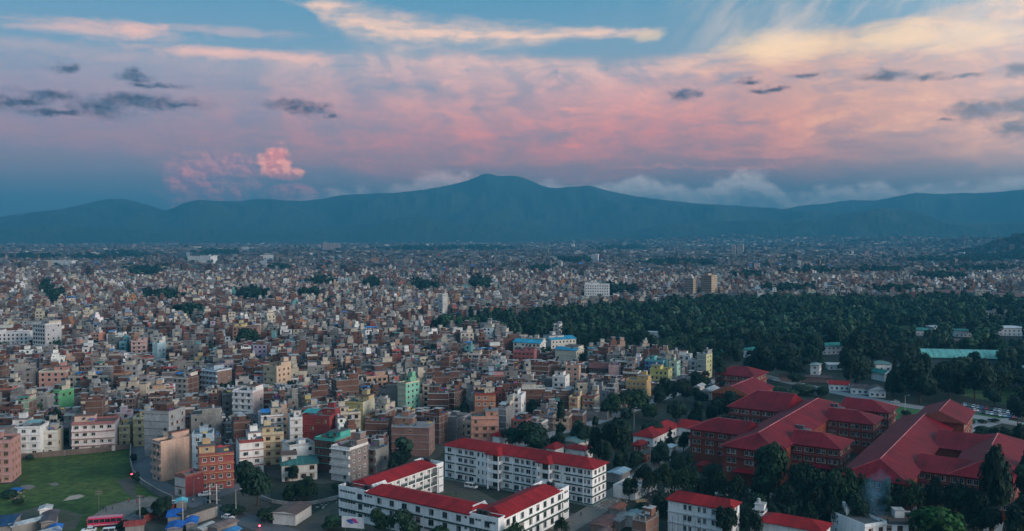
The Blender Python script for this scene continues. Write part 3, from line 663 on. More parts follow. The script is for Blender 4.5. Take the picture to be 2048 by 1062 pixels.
def hero(label, short, xl, xr, yb, n, d, yaw, front, side=BRK, sm=B_, trim=(.55, .54, .52), name='house', cat='house', near=None, z=0, **o):
    global NHERO
    mute = lambda c: tuple(.90 * (.80 * x + .20 * (c[0] * .3 + c[1] * .6 + c[2] * .1)) for x in c) if max(c) - min(c) > .12 else c
    front, side, trim = mute(front), mute(side), mute(trim)
    for q in ('topc', 'rail', 'parc', 'topslab'):
        if o.get(q): o[q] = mute(o[q])
    R = random.Random(hash((xl, yb)) & 0xffff if False else int(xl * 31 + yb * 7)); r = math.radians(yaw)
    X, Y = at((xl + xr) / 2, yb, z); D = Y * math.cos(PIT) + (CH - z) * math.sin(PIT); Wm = (xr - xl) * D / F
    w = max(4.0, (Wm - d * abs(math.sin(r))) / math.cos(r)); Yc = Y + (w * abs(math.sin(r)) + d * math.cos(r)) / 2 * .85
    X *= Yc / Y
    o.setdefault('ov', .3); o.setdefault('top', 1); o.setdefault('tanks', 1)
    parts, wins = house(R, w, d, n, front, side, sm, trim, o)
    root = thing(name, label, cat, X, Yc, z, r, 'houses of the town' if cat == 'house' else None)
    put_house(root, parts, wins, w, d, R, near if near is not None else yb > 840)
    rect_add(X, Yc, r, w / 2, d / 2); LMK.append((short, *proj(X, Yc, z + n * 1.6)))
    if yb < 870: HVIS.append((xl, xr, proj(X, Yc, z + n * o.get('fh', 3.0))[1], yb, Yc))
    if cat == 'house': NHERO += 1
    return root
def storeys_allowed(X, Y, w):
    px = 1024 + F * X / Y; hw = w * .6 * F / Y; best = 9
    for xl, xr, yt, yb, Yh in HVIS:
        if Y < Yh and px + hw > xl - 1 and px - hw < xr + 1 and Yh - Y < 160:
            lim = yb - .22 * (yb - yt); hmax = CH - (lim - 466.3) * Y / F; best = min(best, int((hmax - .8) / 3.0))
    return best
h = hero
h('pink four-storey house with grey concrete upper floors at the edge of the grass field', 'pink house by the field', -50, 36, 967, 5, 11, 12, (.52, .25, .23), (.50, .24, .22), P_, (.45, .35, .33), top=0, ov=.4, rdens=.9)
h('white three-storey house with a tall brown arched stair window behind the field wall', 'white house with arched window', 24, 92, 914, 4, 10, 8, WHITE, WHITE, P_, (.6, .6, .6), ov=.4, tarp=(.18, .3, .3))
h('small white three-storey house with flat grey roof beside the arched-window house', 'small white flat-roofed house', 90, 124, 908, 3, 8, 10, (.62, .61, .56), CREAM, P_, top=0, tanks=0)
h('long white four-storey block with pink trim and a red gable above the field', 'long pink-trimmed block', 148, 238, 905, 4, 11, 14, (.70, .63, .62), (.6, .55, .55), P_, (.42, .16, .16), ov=.9, rail=(.70, .62, .60), parc=(.40, .14, .14), topc=(.62, .45, .35))
h('yellow three-storey house with balconies joined to the pink-trimmed block', 'yellow balcony house', 238, 268, 894, 3, 9, 14, (.55, .47, .27), YEL, P_, (.6, .52, .3), ov=.9, top=0)
h('yellow four-storey corner house with rooftop room where the road starts', 'yellow corner house', 268, 300, 893, 4, 9, 12, (.55, .45, .22), YEL, P_, (.62, .54, .32), ov=.7, topc=(.6, .5, .25))
h('bare grey concrete building with a blank wall and one column of windows', 'blank grey concrete building', 298, 364, 914, 6, 12, -12, (.30, .32, .33), (.28, .30, .31), C_, (.3, .3, .3), fm=C_, dens=.18, grid=False, ldens=0, rdens=.2, tanks=0, topc=BRK)
h('orange three-storey house with brown top band behind the grey blank wall', 'orange brown-banded house', 364, 425, 893, 4, 9, 10, (.55, .28, .09), (.3, .12, .08), P_, (.25, .08, .06), top=0, parc=(.25, .09, .07))
h('peach four-storey house with a huge blank side wall by the curved road', 'peach blank-walled house', 312, 384, 962, 5, 14, -38, (.58, .36, .27), (.62, .40, .29), P_, (.5, .34, .28), ov=.7, rdens=0.0, ldens=.5, topc=(.55, .35, .26), fh=2.8)
h('small two-storey shop with white front and dark red side at the road junction', 'red-sided corner shop', 354, 404, 994, 2, 8, -30, (.55, .53, .50), (.26, .035, .04), P_, (.3, .12, .1), top=0, rdens=0, tanks=0, fh=3.5, nostair=1)
h('light blue four-storey house with rooftop tank behind the brick red corner building', 'light blue house', 383, 432, 950, 5, 9, 14, LBLUE, (.33, .48, .60), P_, (.5, .55, .6), top=0)
h('brick red four-storey corner building with orange bands above shops', 'brick red corner building', 390, 474, 980, 4, 11, 22, (.36, .07, .06), (.55, .32, .12), P_, (.55, .26, .09), ov=.9, rail=(.42, .1, .07), ldens=.9, fh=3.1, top=1, topc=(.55, .35, .16))
h('white three-storey house with dark red bands next to the brick red corner building', 'white red-banded house', 468, 532, 947, 4, 10, 24, (.70, .69, .68), WHITE, P_, (.34, .06, .06), parc=(.3, .05, .05), rdens=.7)
h('tall white five-storey house with a pink side in the left middle', 'tall white pink-sided house', 470, 524, 846, 5, 10, -14, WHITE, (.62, .48, .46), P_, (.66, .66, .66), ov=.7)
h('white and pale blue house with bright green balcony rails', 'green-balcony house', 117, 140, 832, 4, 9, -20, (.62, .66, .70), (.08, .42, .16), P_, (.10, .45, .18), ov=.9, rail=(.06, .42, .14))
h('white five-storey house with wooden gable windows and blue sheet on its roof', 'white gable-window house', 512, 572, 905, 5, 11, 22, (.66, .66, .66), (.60, .62, .64), P_, (.4, .2, .14), tarp=BLUE, rdens=.9)
h('white five-storey house with rows of brown framed windows, left of the dark red house', 'white brown-windowed house', 572, 610, 910, 5, 10, 18, (.66, .65, .64), WHITE, P_, (.66, .65, .64), ov=.8, rdens=.9)
h('pale yellow three-storey house with brown shutters below the white gable-window house', 'pale yellow shuttered house', 517, 572, 930, 4, 9, 20, (.55, .46, .26), (.5, .42, .26), P_, (.4, .28, .22), ov=.6)
h('dark red five-storey house with a teal rooftop rail', 'dark red house', 608, 678, 907, 5, 12, -12, (.26, .025, .03), (.30, .03, .035), P_, (.30, .05, .05), dens=.5, topc=(.28, .03, .035), tarp=(.05, .33, .32))
h('brick walled house crowned by a bright turquoise rooftop floor', 'turquoise-topped house', 633, 700, 943, 4, 11, -24, BRK, BRK, B_, TEAL, fm=B_, topc=(.03, .45, .37), topslab=(.03, .42, .34), parc=(.03, .40, .33), dens=.15, ldens=.1)
h('white fronted four-storey house with brick side and laundry terraces above the school wing', 'white brick-sided house', 665, 735, 964, 4, 11, -28, (.62, .60, .58), (.22, .17, .155), B_, (.66, .64, .62), ov=1.0, rdens=.95, dens=.1, fm=B_)
h('sooty grey three-storey house with terraces behind the white brick-sided house', 'sooty grey house', 724, 776, 945, 3, 9, -25, (.2, .2, .19), (.2, .2, .19), C_, (.24, .23, .22), fm=C_, unfin=1, ov=.8)
h('plain brick house with concrete frame right of the turquoise rooftop', 'plain brick house', 734, 786, 903, 4, 11, -8, BRK, BRK, B_, (.28, .26, .25), fm=B_, dens=.1, top=0)
h('wide unplastered brick building behind the school courtyard', 'wide brick building', 786, 868, 912, 4, 12, -6, (.19, .11, .10), (.2, .12, .10), B_, (.28, .25, .25), fm=B_, dens=.08, unfin=1)
h('low white house under a dark green sheet roof among the trees', 'low green-roofed house', 556, 640, 962, 2, 12, 16, (.62, .61, .58), (.5, .5, .48), P_, pitched=(.04, .13, .12), rise=1.6, ov=.4)
h('house with a yellow corner front and maroon panel beside the brick houses', 'yellow and maroon house', 688, 748, 870, 5, 11, -20, (.56, .45, .13), (.50, .48, .36), P_, (.55, .42, .12), dens=.4, topc=YEL, fh=2.9)
h('tall cream house with mint green window side', 'cream and mint house', 797, 838, 835, 6, 11, -32, (.58, .53, .36), (.16, .50, .36), P_, (.2, .5, .38), dens=0.0, rdens=1, fh=2.8, topc=(.15, .5, .3))
h('orange four-storey house with red tiled cornices behind the school', 'orange red-corniced house', 946, 992, 852, 5, 10, 6, (.46, .20, .10), (.42, .18, .1), P_, (.36, .06, .05), parc=RED)
h('salmon three-storey house with dark window band just behind the long school roof', 'salmon house', 940, 998, 892, 4, 10, 4, (.55, .25, .17), (.55, .26, .18), P_, (.5, .3, .25), rail=(.45, .2, .15), ov=.8)
h('square brick house with concrete grid left of the orange red-corniced house', 'square brick grid house', 857, 902, 834, 4, 12, -4, BRK, BRK, B_, fm=B_, dens=.1, unfin=1)
h('brick house with stepped terraces between the mint house and the orange house', 'stepped brick house', 898, 928, 832, 4, 10, -30, BRK, BRK, B_, fm=B_, dens=.2, rdens=.9)
h('dark grey concrete house with slanting sheet roof right of the orange house', 'dark grey slant-roofed house', 996, 1028, 870, 4, 11, -20, (.2, .21, .22), (.22, .23, .24), C_, fm=C_, dens=.3, tarp=(.3, .32, .34))
h('beige five-storey house with brown windows on both faces', 'beige five-storey house', 528, 582, 787, 5, 11, -34, (.60, .47, .30), (.60, .42, .28), P_, (.55, .40, .28), rdens=.9, near=True, dens=.6)
h('house with pale blue front and bare brick side', 'pale blue brick-sided house', 404, 463, 784, 4, 11, -30, (.33, .47, .58), (.24, .13, .09), B_, (.5, .55, .6), ov=.9, near=True)
h('house with a bright white rooftop floor over bare brick', 'white-topped brick house', 350, 392, 800, 4, 10, -14, (.3, .28, .26), BRK, B_, (.6, .57, .5), fm=C_, topc=(.66, .62, .52), topslab=(.7, .66, .58))
h('salmon pink house with cream stepped roof terrace', 'salmon pink house', 84, 140, 786, 4, 10, 8, (.58, .26, .20), (.5, .3, .28), P_, (.56, .5, .38), topc=(.58, .26, .2))
h('pale grey white seven-storey block standing above brown houses', 'pale seven-storey block', 70, 120, 706, 7, 14, -26, (.60, .61, .60), (.40, .41, .43), P_, (.6, .6, .6), near=False, name='apartment_block', cat='apartment block', fh=3.1)
h('white four-storey school with arched roof line and rows of small windows', 'white arched school', -40, 62, 698, 4, 14, 12, (.70, .70, .70), WHITE, P_, (.7, .7, .7), near=False, name='school_building', cat='school', rdens=.8, dens=1)
h('yellow rooftop block on a long brown building', 'yellow rooftop block', 468, 520, 692, 5, 16, 6, (.26, .17, .14), (.26, .17, .14), P_, (.3, .2, .15), topc=(.62, .50, .20), topslab=(.6, .5, .22), near=False, top=2)
h('small orange red house beside a dark clump of trees', 'small orange red house', 184, 208, 690, 3, 9, -10, (.58, .22, .12), (.5, .2, .12), P_, near=False)
h('turquoise blue house among brown brick houses', 'turquoise house', 240, 258, 709, 3, 9, 10, (.06, .42, .50), (.1, .35, .4), P_, near=False)
h('tall pale cyan blank-walled house', 'tall pale cyan house', 311, 327, 732, 5, 9, -16, (.34, .60, .68), (.3, .5, .58), P_, dens=.05, near=False)
h('pink ornate house with tiered balconies in the brown quarter', 'pink ornate house', 262, 298, 716, 4, 10, 16, (.58, .36, .33), PINK, P_, (.6, .45, .4), ov=.9, near=False)
h('cream four-storey block under a bright blue gabled roof', 'cream blue-roofed block', 1110, 1168, 732, 3, 12, -30, (.62, .58, .44), (.64, .60, .47), P_, (.5, .47, .38), pitched=(.02, .25, .42), rise=1.4, hipped=False, rdens=1, dens=.2, near=True, fh=3.6)
h('long grey white block with blue gabled roof behind the cream block', 'long blue-roofed block', 1086, 1152, 706, 3, 14, 24, (.58, .57, .52), (.5, .5, .48), P_, pitched=(.03, .24, .38), rise=2, hipped=False, near=False, fh=3.4)
h('pale two-storey house with a pair of bright blue roofs', 'pale pair-roofed house', 1026, 1092, 712, 3, 12, -22, (.60, .61, .58), (.62, .62, .6), P_, pitched=(.03, .28, .42), rise=2, hipped=False, near=False, fh=3.2)
h('deep pink house with red rooftop in front of the blue roofs', 'deep pink house', 1026, 1074, 730, 3, 10, -12, (.36, .07, .08), (.40, .13, .14), P_, (.4, .1, .11), topc=(.4, .12, .13), near=False)
h('brick house with brown gabled roof near the pink twin house', 'brown gabled house', 1178, 1228, 756, 2, 11, -18, BRK, (.26, .15, .12), B_, pitched=(.16, .06, .05), rise=2.8, hipped=False, near=False, fm=B_)
h('pale pink house with blank twin walls', 'pale pink twin house', 1216, 1243, 762, 3, 9, -14, (.66, .38, .36), (.62, .36, .34), P_, dens=.1, top=0, near=False)
h('house painted bright blue and turquoise on the near town edge', 'blue and turquoise house', 1288, 1336, 762, 4, 10, -26, (.05, .18, .45), (.10, .50, .52), P_, (.1, .42, .5), topc=(.08, .5, .5), near=False, rdens=.6)
h('house painted lime yellow with stepped terraces', 'lime yellow house', 1298, 1346, 772, 3, 10, -24, (.55, .52, .10), (.5, .5, .2), P_, (.5, .46, .1), topc=(.56, .5, .1), near=False)
h('mint and white house at the end of the town beside the trees', 'mint and white house', 1336, 1362, 764, 4, 8, -26, (.45, .6, .5), (.3, .58, .48), P_, near=False, rdens=.8)
h('ochre yellow three-storey house with a long roof terrace', 'ochre house', 1250, 1304, 796, 3, 11, -22, (.58, .36, .09), (.52, .33, .1), P_, (.55, .35, .12), topc=(.6, .38, .1), near=True)
h('narrow house with a lemon yellow end wall by the wood', 'lemon end-walled house', 1392, 1426, 757, 5, 10, -34, (.3, .32, .3), (.62, .62, .28), P_, dens=.4, near=False, rdens=.8)
h('small white cubic house with many windows', 'small white cubic house', 1104, 1140, 786, 3, 10, -18, (.68, .68, .67), WHITE, P_, near=False, top=1)
h('white modern house with dark strip windows right of the dark brick quarter', 'white modern house', 1024, 1052, 842, 4, 10, -14, (.66, .67, .68), WHITE, P_, near=True, dens=1, tanks=1)
h('cream house with red trim and balconies above the tall conifer', 'cream red-trimmed house', 1137, 1166, 832, 3, 9, -20, (.60, .46, .24), (.6, .46, .26), P_, (.4, .15, .1), ov=.9, near=True)
h('buff house with open balconies beside the cream red-trimmed house', 'buff balcony house', 1164, 1200, 830, 3, 9, -22, (.58, .42, .26), (.62, .5, .34), P_, (.3, .09, .07), ov=1.0, near=True, rdens=.8)
h('tall grey concrete slab tower at the tip of the wood', 'grey slab tower', 877, 895, 640, 9, 10, -28, (.34, .37, .40), (.42, .42, .41), C_, fm=C_, dens=.2, rdens=.2, near=False, top=0, name='apartment_block', cat='apartment block', grid=False)
h('white three-storey house standing alone at the edge of the wood', 'white house in the wood', 1106, 1128, 677, 4, 10, -26, (.6, .6, .6), (.66, .66, .65), P_, near=False, rdens=.8, top=0)
# far landmarks
h('white six-storey hotel with a raised centre, in front of the pale towers beyond the wood', 'white hotel', 1168, 1220, 601, 6, 18, -8, (.72, .73, .72), WHITE, P_, (.7, .7, .7), name='hotel', cat='hotel', near=False, fh=3.6, dens=1, top=2)
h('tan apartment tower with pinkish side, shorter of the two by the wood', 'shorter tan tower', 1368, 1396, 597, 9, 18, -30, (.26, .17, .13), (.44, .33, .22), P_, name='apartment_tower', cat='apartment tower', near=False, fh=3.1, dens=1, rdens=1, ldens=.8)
h('tan apartment tower with sunny side painted brighter, taller of the two by the wood', 'taller tan tower', 1400, 1436, 597, 10, 22, -34, (.27, .18, .14), (.48, .36, .23), P_, name='apartment_tower', cat='apartment tower', near=False, fh=3.2, dens=1, rdens=1, ldens=.8)  # sunlight painted into the paler side walls, on the shorter tower too
for k, wd in enumerate(['first tower from the west', 'second tower from the west', 'middle tower', 'fourth from the west', 'last at the east end']): h('slim pinkish tower under the hills, %s in the row of five' % wd, 'row of five towers', 646 + k * 7, 652 + k * 7, 500, 11, 14, 0, (.45, .30, .28), (.5, .36, .32), P_, name='tower_block', cat='tower block', near=False, fh=3.3, dens=.5, top=0)
for o in bpy.data.objects:
    if o.get('label', '').startswith('slim pinkish'): o['group'] = 'row of five far towers'
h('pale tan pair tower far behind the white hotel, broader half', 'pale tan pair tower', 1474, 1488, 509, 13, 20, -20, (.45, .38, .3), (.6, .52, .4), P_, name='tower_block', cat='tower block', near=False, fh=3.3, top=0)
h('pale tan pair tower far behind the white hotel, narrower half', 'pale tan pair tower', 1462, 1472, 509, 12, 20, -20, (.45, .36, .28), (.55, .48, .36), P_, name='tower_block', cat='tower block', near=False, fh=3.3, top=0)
h('white eight-storey tower standing in the far town left of the pale tan pair', 'far white tower', 1182, 1199, 525, 8, 18, -20, (.6, .6, .6), WHITE, P_, name='tower_block', cat='tower block', near=False, top=0)
h('wide white hospital-like complex in the far left town', 'wide far white complex', 378, 432, 527, 6, 40, -10, (.66, .68, .68), WHITE, P_, name='white_complex', cat='office block', near=False, fh=3.5, dens=.5)
h('long low white hall far off at the left edge of the town', 'long far white hall', 85, 155, 530, 3, 40, -6, (.6, .62, .6), WHITE, P_, name='white_hall', cat='hall', near=False, fh=3.8, dens=.3, top=0)
h('small white slab block in the far town below the main peak shoulder', 'far white slab', 523, 551, 519, 4, 30, 0, (.68, .70, .70), WHITE, P_, name='white_block', cat='office block', near=False, fh=3.5, dens=.2, top=0)
h('cream four-storey block at the right end of the wood', 'cream block by the wood', 1948, 1982, 604, 5, 16, -22, (.58, .52, .40), (.62, .57, .46), P_, name='apartment_block', cat='apartment block', near=False)
h('long dull red shed roofs behind the right part of the wood', 'long dull red shed', 1870, 1966, 595, 2, 30, -4, (.25, .16, .14), BRK, P_, name='long_shed', cat='shed', near=False, pitched=(.14, .07, .065), rise=4, hipped=False, dens=.3)
h('long brown shed with pale end at the far right edge behind the wood', 'long brown shed', 1978, 2080, 603, 2, 30, -4, (.4, .38, .34), BRK, P_, name='long_shed', cat='shed', near=False, pitched=(.16, .10, .09), rise=4, hipped=False, dens=.3)
h('cream flat-roofed villa with terrace among trees at the right edge', 'cream villa', 1968, 2014, 636, 2, 14, -20, (.55, .50, .38), CREAM, P_, name='villa', cat='villa', near=False)

# ------------------------------------------------------------------ school and court buildings share one street grid (a to the right-near, b away)
TH = math.atan2(.55, .835); GU = (math.sin(TH), math.cos(TH)); GV = (math.cos(TH), -math.sin(TH)); GR = -TH
def AB(a, b): return a * GV[0] + b * GU[0], a * GV[1] + b * GU[1]
def gthing(name, label, cat, a0, a1, b0, b1, group=None, m=2):
    """thing at the middle of a grid rectangle; its local x runs along a, y along b"""
    X, Y = AB((a0 + a1) / 2, (b0 + b1) / 2); r = thing(name, label, cat, X, Y, 0, GR, group); rect_add(X, Y, GR, (a1 - a0) / 2, (b1 - b0) / 2, m); return r
def lm(short, a, b, z): LMK.append((short, *proj(*AB(a, b), z)))
SW = (.80, .81, .81); GREEN_BAND = (.035, .075, .065); ROOF = (.25, .012, .014); CAP = (.42, .16, .17)
def cap(root, p, q, r=.16, c=CAP):
    b = MB(); b.bar(p, q, r, S_, c, 6); b.build('ridge_cap', root)
def hips(b, ra, rb, c0, c1): pass
# --- school main block: four storeys, red hipped roof, two open balcony towers
a0, a1, b0, b1 = -205, -142.5, 265.5, 275.5; fh = 3.15; HH = 4 * fh
sch = gthing('school_building', 'long white four-storey school with red hipped roof and two open balcony towers', 'school', a0, a1, b0, b1); lm('long red-roofed school', -172, 265, 10)
w, d = a1 - a0, b1 - b0; hw, hd = w / 2, d / 2
m = MB(); m.box(-hw, hw, -hd, hd, 0, HH, P_, SW, bottom=False); m.build('wall', sch)
m = MB(); m.box(-hw - .4, hw + 1.0, -hd - 1.0, hd, 0, .5, C_, (.2, .24, .23)); m.build('plinth', sch)
m = MB(); ra, rb = m.hip(-hw, hw, -hd, hd, HH + .004, 2.3, 'x', c=ROOF, ov=.9); rf = m.build('roof', sch)
m = MB(); m.bar(ra, rb, .13, S_, CAP, 6); m.build('ridge_cap', rf)
towers = [-hw + 23.5, -hw + 44.5]
for tx in towers:
    for k in range(4):
        m = MB(); z = k * fh
        if k:
            m.box(tx - 2.6, tx + 2.6, -hd - 2.6, -hd + .1, z - .18, z + .02, P_, SW); m.box(tx - 2.62, tx + 2.62, -hd - 2.62, -hd - 2.5, z + .022, z + 1.0, P_, SW)
            m.box(tx - 2.62, tx - 2.5, -hd - 2.498, -hd, z + .022, z + .99, P_, SW); m.box(tx + 2.5, tx + 2.62, -hd - 2.498, -hd, z + .022, z + .99, P_, SW); m.build('balcony', sch)
    for sx in (-1, 1):
        m = MB(); m.box(tx + sx * 2.3 - .2, tx + sx * 2.3 + .2, -hd - 2.49, -hd - 2.09, 0, HH - .01, P_, SW, bottom=False); m.build('column', sch)
    m = MB(); m.hip(tx - 2.6, tx + 2.6, -hd - 2.7, -hd + 3, HH + .02, 1.6, 'y', True, False, .6, .22, S_, ROOF); m.build('tower_roof', sch)
    m = MB(); m.box(tx - 1.6, tx + 1.6, -hd - .03, -hd + .02, .1, HH - .5, W_, (.05,) * 3, bottom=False); m.build('stair_opening', sch)
wl = win_mesh(1.75, 1.5, (.66, .66, .66), 1); wm_ = win_mesh(1.1, 1.5, (.66, .66, .66), 1); ws_ = win_mesh(.65, 1.5, (.66, .66, .66), 0)
slots = [(2.2, 'l'), (7.2, 'l'), (9.9, 'm'), (12.4, 'l'), (15.6, 's'), (17.4, 's'), (19.2, 's'), (28.0, 'l'), (32.2, 'l'), (34.6, 'm'), (37.0, 'l'), (39.4, 's'), (41.0, 'm'), (48.6, 'l'), (50.8, 's'), (53.2, 'l'), (55.5, 'm'), (57.8, 'l'), (59.7, 's'), (61.2, 'm')]
for k in range(4):
    for x, t in slots: win_obj(sch, 'f', x - hw, k * fh + .95, {'l': wl, 'm': wm_, 's': ws_}[t], -hw, hw, -hd, hd)
    for y in (-2.9, 0, 2.9): win_obj(sch, 'r', y, k * fh + .95, win_mesh(1.35, 1.5, (.66, .66, .66), 1), -hw, hw, -hd, hd)
for k in range(4):
    z = k * fh + .12 if k else .62
    for x0_, x1_ in ((.4, 4.6), (5.4, 14.4), (26.6, 30.2), (30.9, 38.2), (38.9, 41.3), (47.2, 50.1), (51.6, 59.0), (59.4, 62.4)):
        m = MB(); m.box(-hw + x0_, -hw + x1_, -hd - .42, -hd + .05, z - .2, z + .12, P_, GREEN_BAND); m.build('floor_band', sch)
    m = MB(); m.box(hw - .05, hw + .42, -hd - .42, hd + .2, z - .2, z + .12, P_, GREEN_BAND); m.build('floor_band', sch)
for x in (4.95, 14.9, 30.55, 38.55, 50.95, 59.2):
    m = MB(); m.box(-hw + x - .22, -hw + x + .22, -hd - .28, -hd + .05, .5, HH - .02, P_, SW, bottom=False); m.build('pilaster', sch)
# --- three-storey courtyard school: front wing, left wing with galleries, right wing
Hs = 9.6; fh = 3.2
def wing(root, x0, x1, y0, y1, axis, rx0, rx1, ry0, ry1):
    m = MB(); m.box(x0, x1, y0, y1, 0, Hs, P_, SW, top=(.3, .29, .28), mt=C_, bottom=False); m.build('wall', root)
    m = MB(); ra, rb = m.hip(rx0, rx1, ry0, ry1, Hs + .35, 1.7, axis, c=ROOF, ov=.7, th=.2, ins=2.2); m.build('roof', root); return ra, rb
sc2 = gthing('courtyard_school', 'white three-storey U-shaped school wings with red roofs around a dirt courtyard', 'school', -205.5, -143.0, 210, 252); lm('courtyard school', -180, 215, 8)
ox, oy = (-205.5 - 143.0) / 2, (210 + 252) / 2
lx0, lx1, ly0, ly1 = -205.5 - ox, -143.0 - ox, 210 - oy, 252 - oy
wing(sc2, lx0, lx1, ly0, ly0 + 10.4, 'x', lx0 + 12.2, lx1 - 10.6, ly0 + .2, ly0 + 10.2)
lw_ = MB(); lw_.box(lx0, lx0 + 7.6, ly0 + 10.403, ly1, 0, Hs, P_, SW, top=(.3, .29, .28), mt=C_, bottom=False); lw_.box(lx0 + 7.603, lx0 + 10.2, ly1 - 2.6, ly1, 0, Hs, P_, SW, bottom=False); lw_.build('wall', sc2)
m = MB(); m.hip(lx0 + .4, lx0 + 9.6, ly0 + 4.5, ly1 - 4.2, Hs + .36, 1.7, 'y', c=ROOF, ov=.7, th=.2, ins=2.2); m.build('roof', sc2)
wing(sc2, lx1 - 10.2, lx1, ly0 + 10.403, ly1 - 1.5, 'y', lx1 - 9.8, lx1 - .3, ly0 + 3.5, ly1 - 6.5)
for (x0_, x1_, y0_, y1_, nm) in ((lx0, lx0 + 12, ly0, ly0 + 4.4, 1), (lx1 - 10.3, lx1, ly0, ly0 + 3.4, 1), (lx0, lx0 + 10.2, ly1 - 4, ly1, 1), (lx1 - 10.2, lx1, ly1 - 7.2, ly1 - 1.5, 1)):
    m = MB(); t = .16
    m.box(x0_ - .03, x1_ + .03, y0_ - .03, y0_ + t, Hs - .25, Hs + 1.0, P_, SW); m.box(x0_ - .03, x1_ + .03, y1_ - t, y1_ + .03, Hs + .01, Hs + 1.0, P_, SW); m.box(x0_ - .03, x0_ + t, y0_ + t, y1_ - t, Hs - .25, Hs + .99, P_, SW); m.box(x1_ - t, x1_ + .03, y0_ + t, y1_ - t, Hs - .25, Hs + .99, P_, SW); m.build('parapet', sc2)
for x, y in ((lx0 + 2.2, ly0 + 2), (lx0 + 3.8, ly0 + 2), (lx0 + 9.6, ly0 + 2.4), (lx0 + 11, ly0 + 2.4), (lx1 - 8.2, ly0 + 1.9), (lx1 - 6.6, ly0 + 1.9), (lx1 - 5.0, ly0 + 1.9), (lx0 + 3.6, ly1 - 2), (lx0 + 5.2, ly1 - 2), (lx1 - 6.2, ly1 - 4), (lx1 - 4.6, ly1 - 4)):
    m = MB(); m.cyl(x, y, Hs + .01, Hs + 1.7, .68, .68, 12, K_, (.02, .022, .025), False); m.cyl(x, y, Hs + 1.7, Hs + 2.0, .68, .2, 12, K_, (.02, .022, .025)); m.build('water_tank', sc2)
for x, y in ((lx0 + 10.9, ly0 + 7.0), (lx1 - 11.6, ly0 + 6.6)):
    m = MB(); m.hip(x - 1.4, x + 1.4, y - 3, y + 3, Hs + .3, 1.5, 'y', False, False, .2, .12, S_, (.5, .5, .5), gable=(.7, .7, .7)); m.build('dormer', sc2)
wq = win_mesh(1.6, 1.7, (.22, .25, .25), 1); wvent = win_mesh(.7, .5, (.10, .12, .13), 0, False, False)
for k in range(3):
    for x in (9.4, 17.5, 22.6, 27.8, 33.0, 38.2, 43.3, 48.4, 53.2, 58.6): win_obj(sc2, 'f', x - 31.25, k * fh + 1.0, wq, lx0, lx1, ly0, ly1)
    for x in (1.2, 2.3, 3.4, 4.6, 5.7, 6.8, 11.6, 12.8, 14.0, 51.0, 54.9, 56.0, 60.0, 61.1): win_obj(sc2, 'f', x - 31.25, k * fh + 2.3, wvent, lx0, lx1, ly0, ly1)
    for y in (5, 8.2, 12.6, 17.4, 21.4, 25.6, 30.0, 34.4): win_obj(sc2, 'r', y - 21, k * fh + 1.0, wq, lx0, lx1, ly0, ly1)
    for y in (38.0, 39.3): win_obj(sc2, 'r', y - 21, k * fh + 2.3, wvent, lx0, lx1, ly0, ly1)
    win_obj(sc2, 'r', 36.4 - 21, k * fh + .9, win_mesh(.6, 1.7, (.5, .5, .5), 0), lx0, lx1, ly0, ly1)
    if k:
        z = k * fh
        for q in ((lx0 - .3, lx0 + 15.6), (lx0 + 16.2, lx0 + 35), (lx0 + 35.6, lx1 + .3)):
            m = MB(); m.box(q[0], q[1], ly0 - .38, ly0 + .05, z - .22, z + .2, P_, GREEN_BAND); m.build('floor_band', sc2)
        for q in ((ly0 + 1, ly0 + 19), (ly0 + 19.6, ly1 - 1.5)):
            m = MB(); m.box(lx1 - .05, lx1 + .38, q[0], q[1], z - .22, z + .2, P_, GREEN_BAND); m.build('floor_band', sc2)
# gallery on the courtyard side of the left wing
gx0, gx1 = lx0 + 7.603, lx0 + 9.8; ya, yb_ = ly0 + 10.5, ly1 - 2.7
for k in range(1, 4):
    m = MB(); m.box(gx0, gx1 + .05, ya, yb_, k * fh - .3, k * fh - .02, P_, SW); m.build('gallery_slab', sc2)
    if k < 3:
        m = MB(); m.box(gx1 - .1, gx1, ya, yb_, k * fh, k * fh + 1.0, P_, (.06, .085, .075)); m.build('gallery_rail', sc2)
ncol = 8
for j in range(ncol):
    y = ya + .2 + (yb_ - ya - .4) * j / (ncol - 1); m = MB(); m.box(gx1 - .2, gx1 + .16, y - .18, y + .18, 0, Hs - .31, P_, SW, bottom=False); m.build('gallery_column', sc2)
for k in range(3):
    for j in range(7):
        y = ya + 2.0 + (yb_ - ya - 4) * j / 6; o = win_obj(sc2, 'r', y, k * fh + .9, win_mesh(2.0, 1.5, (.7, .72, .72), 2), lx0, lx0 + 7.6, 0, 0)
    for y in (ly1 - 1.9, ly1 - .8):
        o = win_obj(sc2, 'r', y, k * fh + 2.2, win_mesh(.8, .35, (.4, .4, .4), 0, False, False), lx0, lx0 + 10.2, 0, 0)

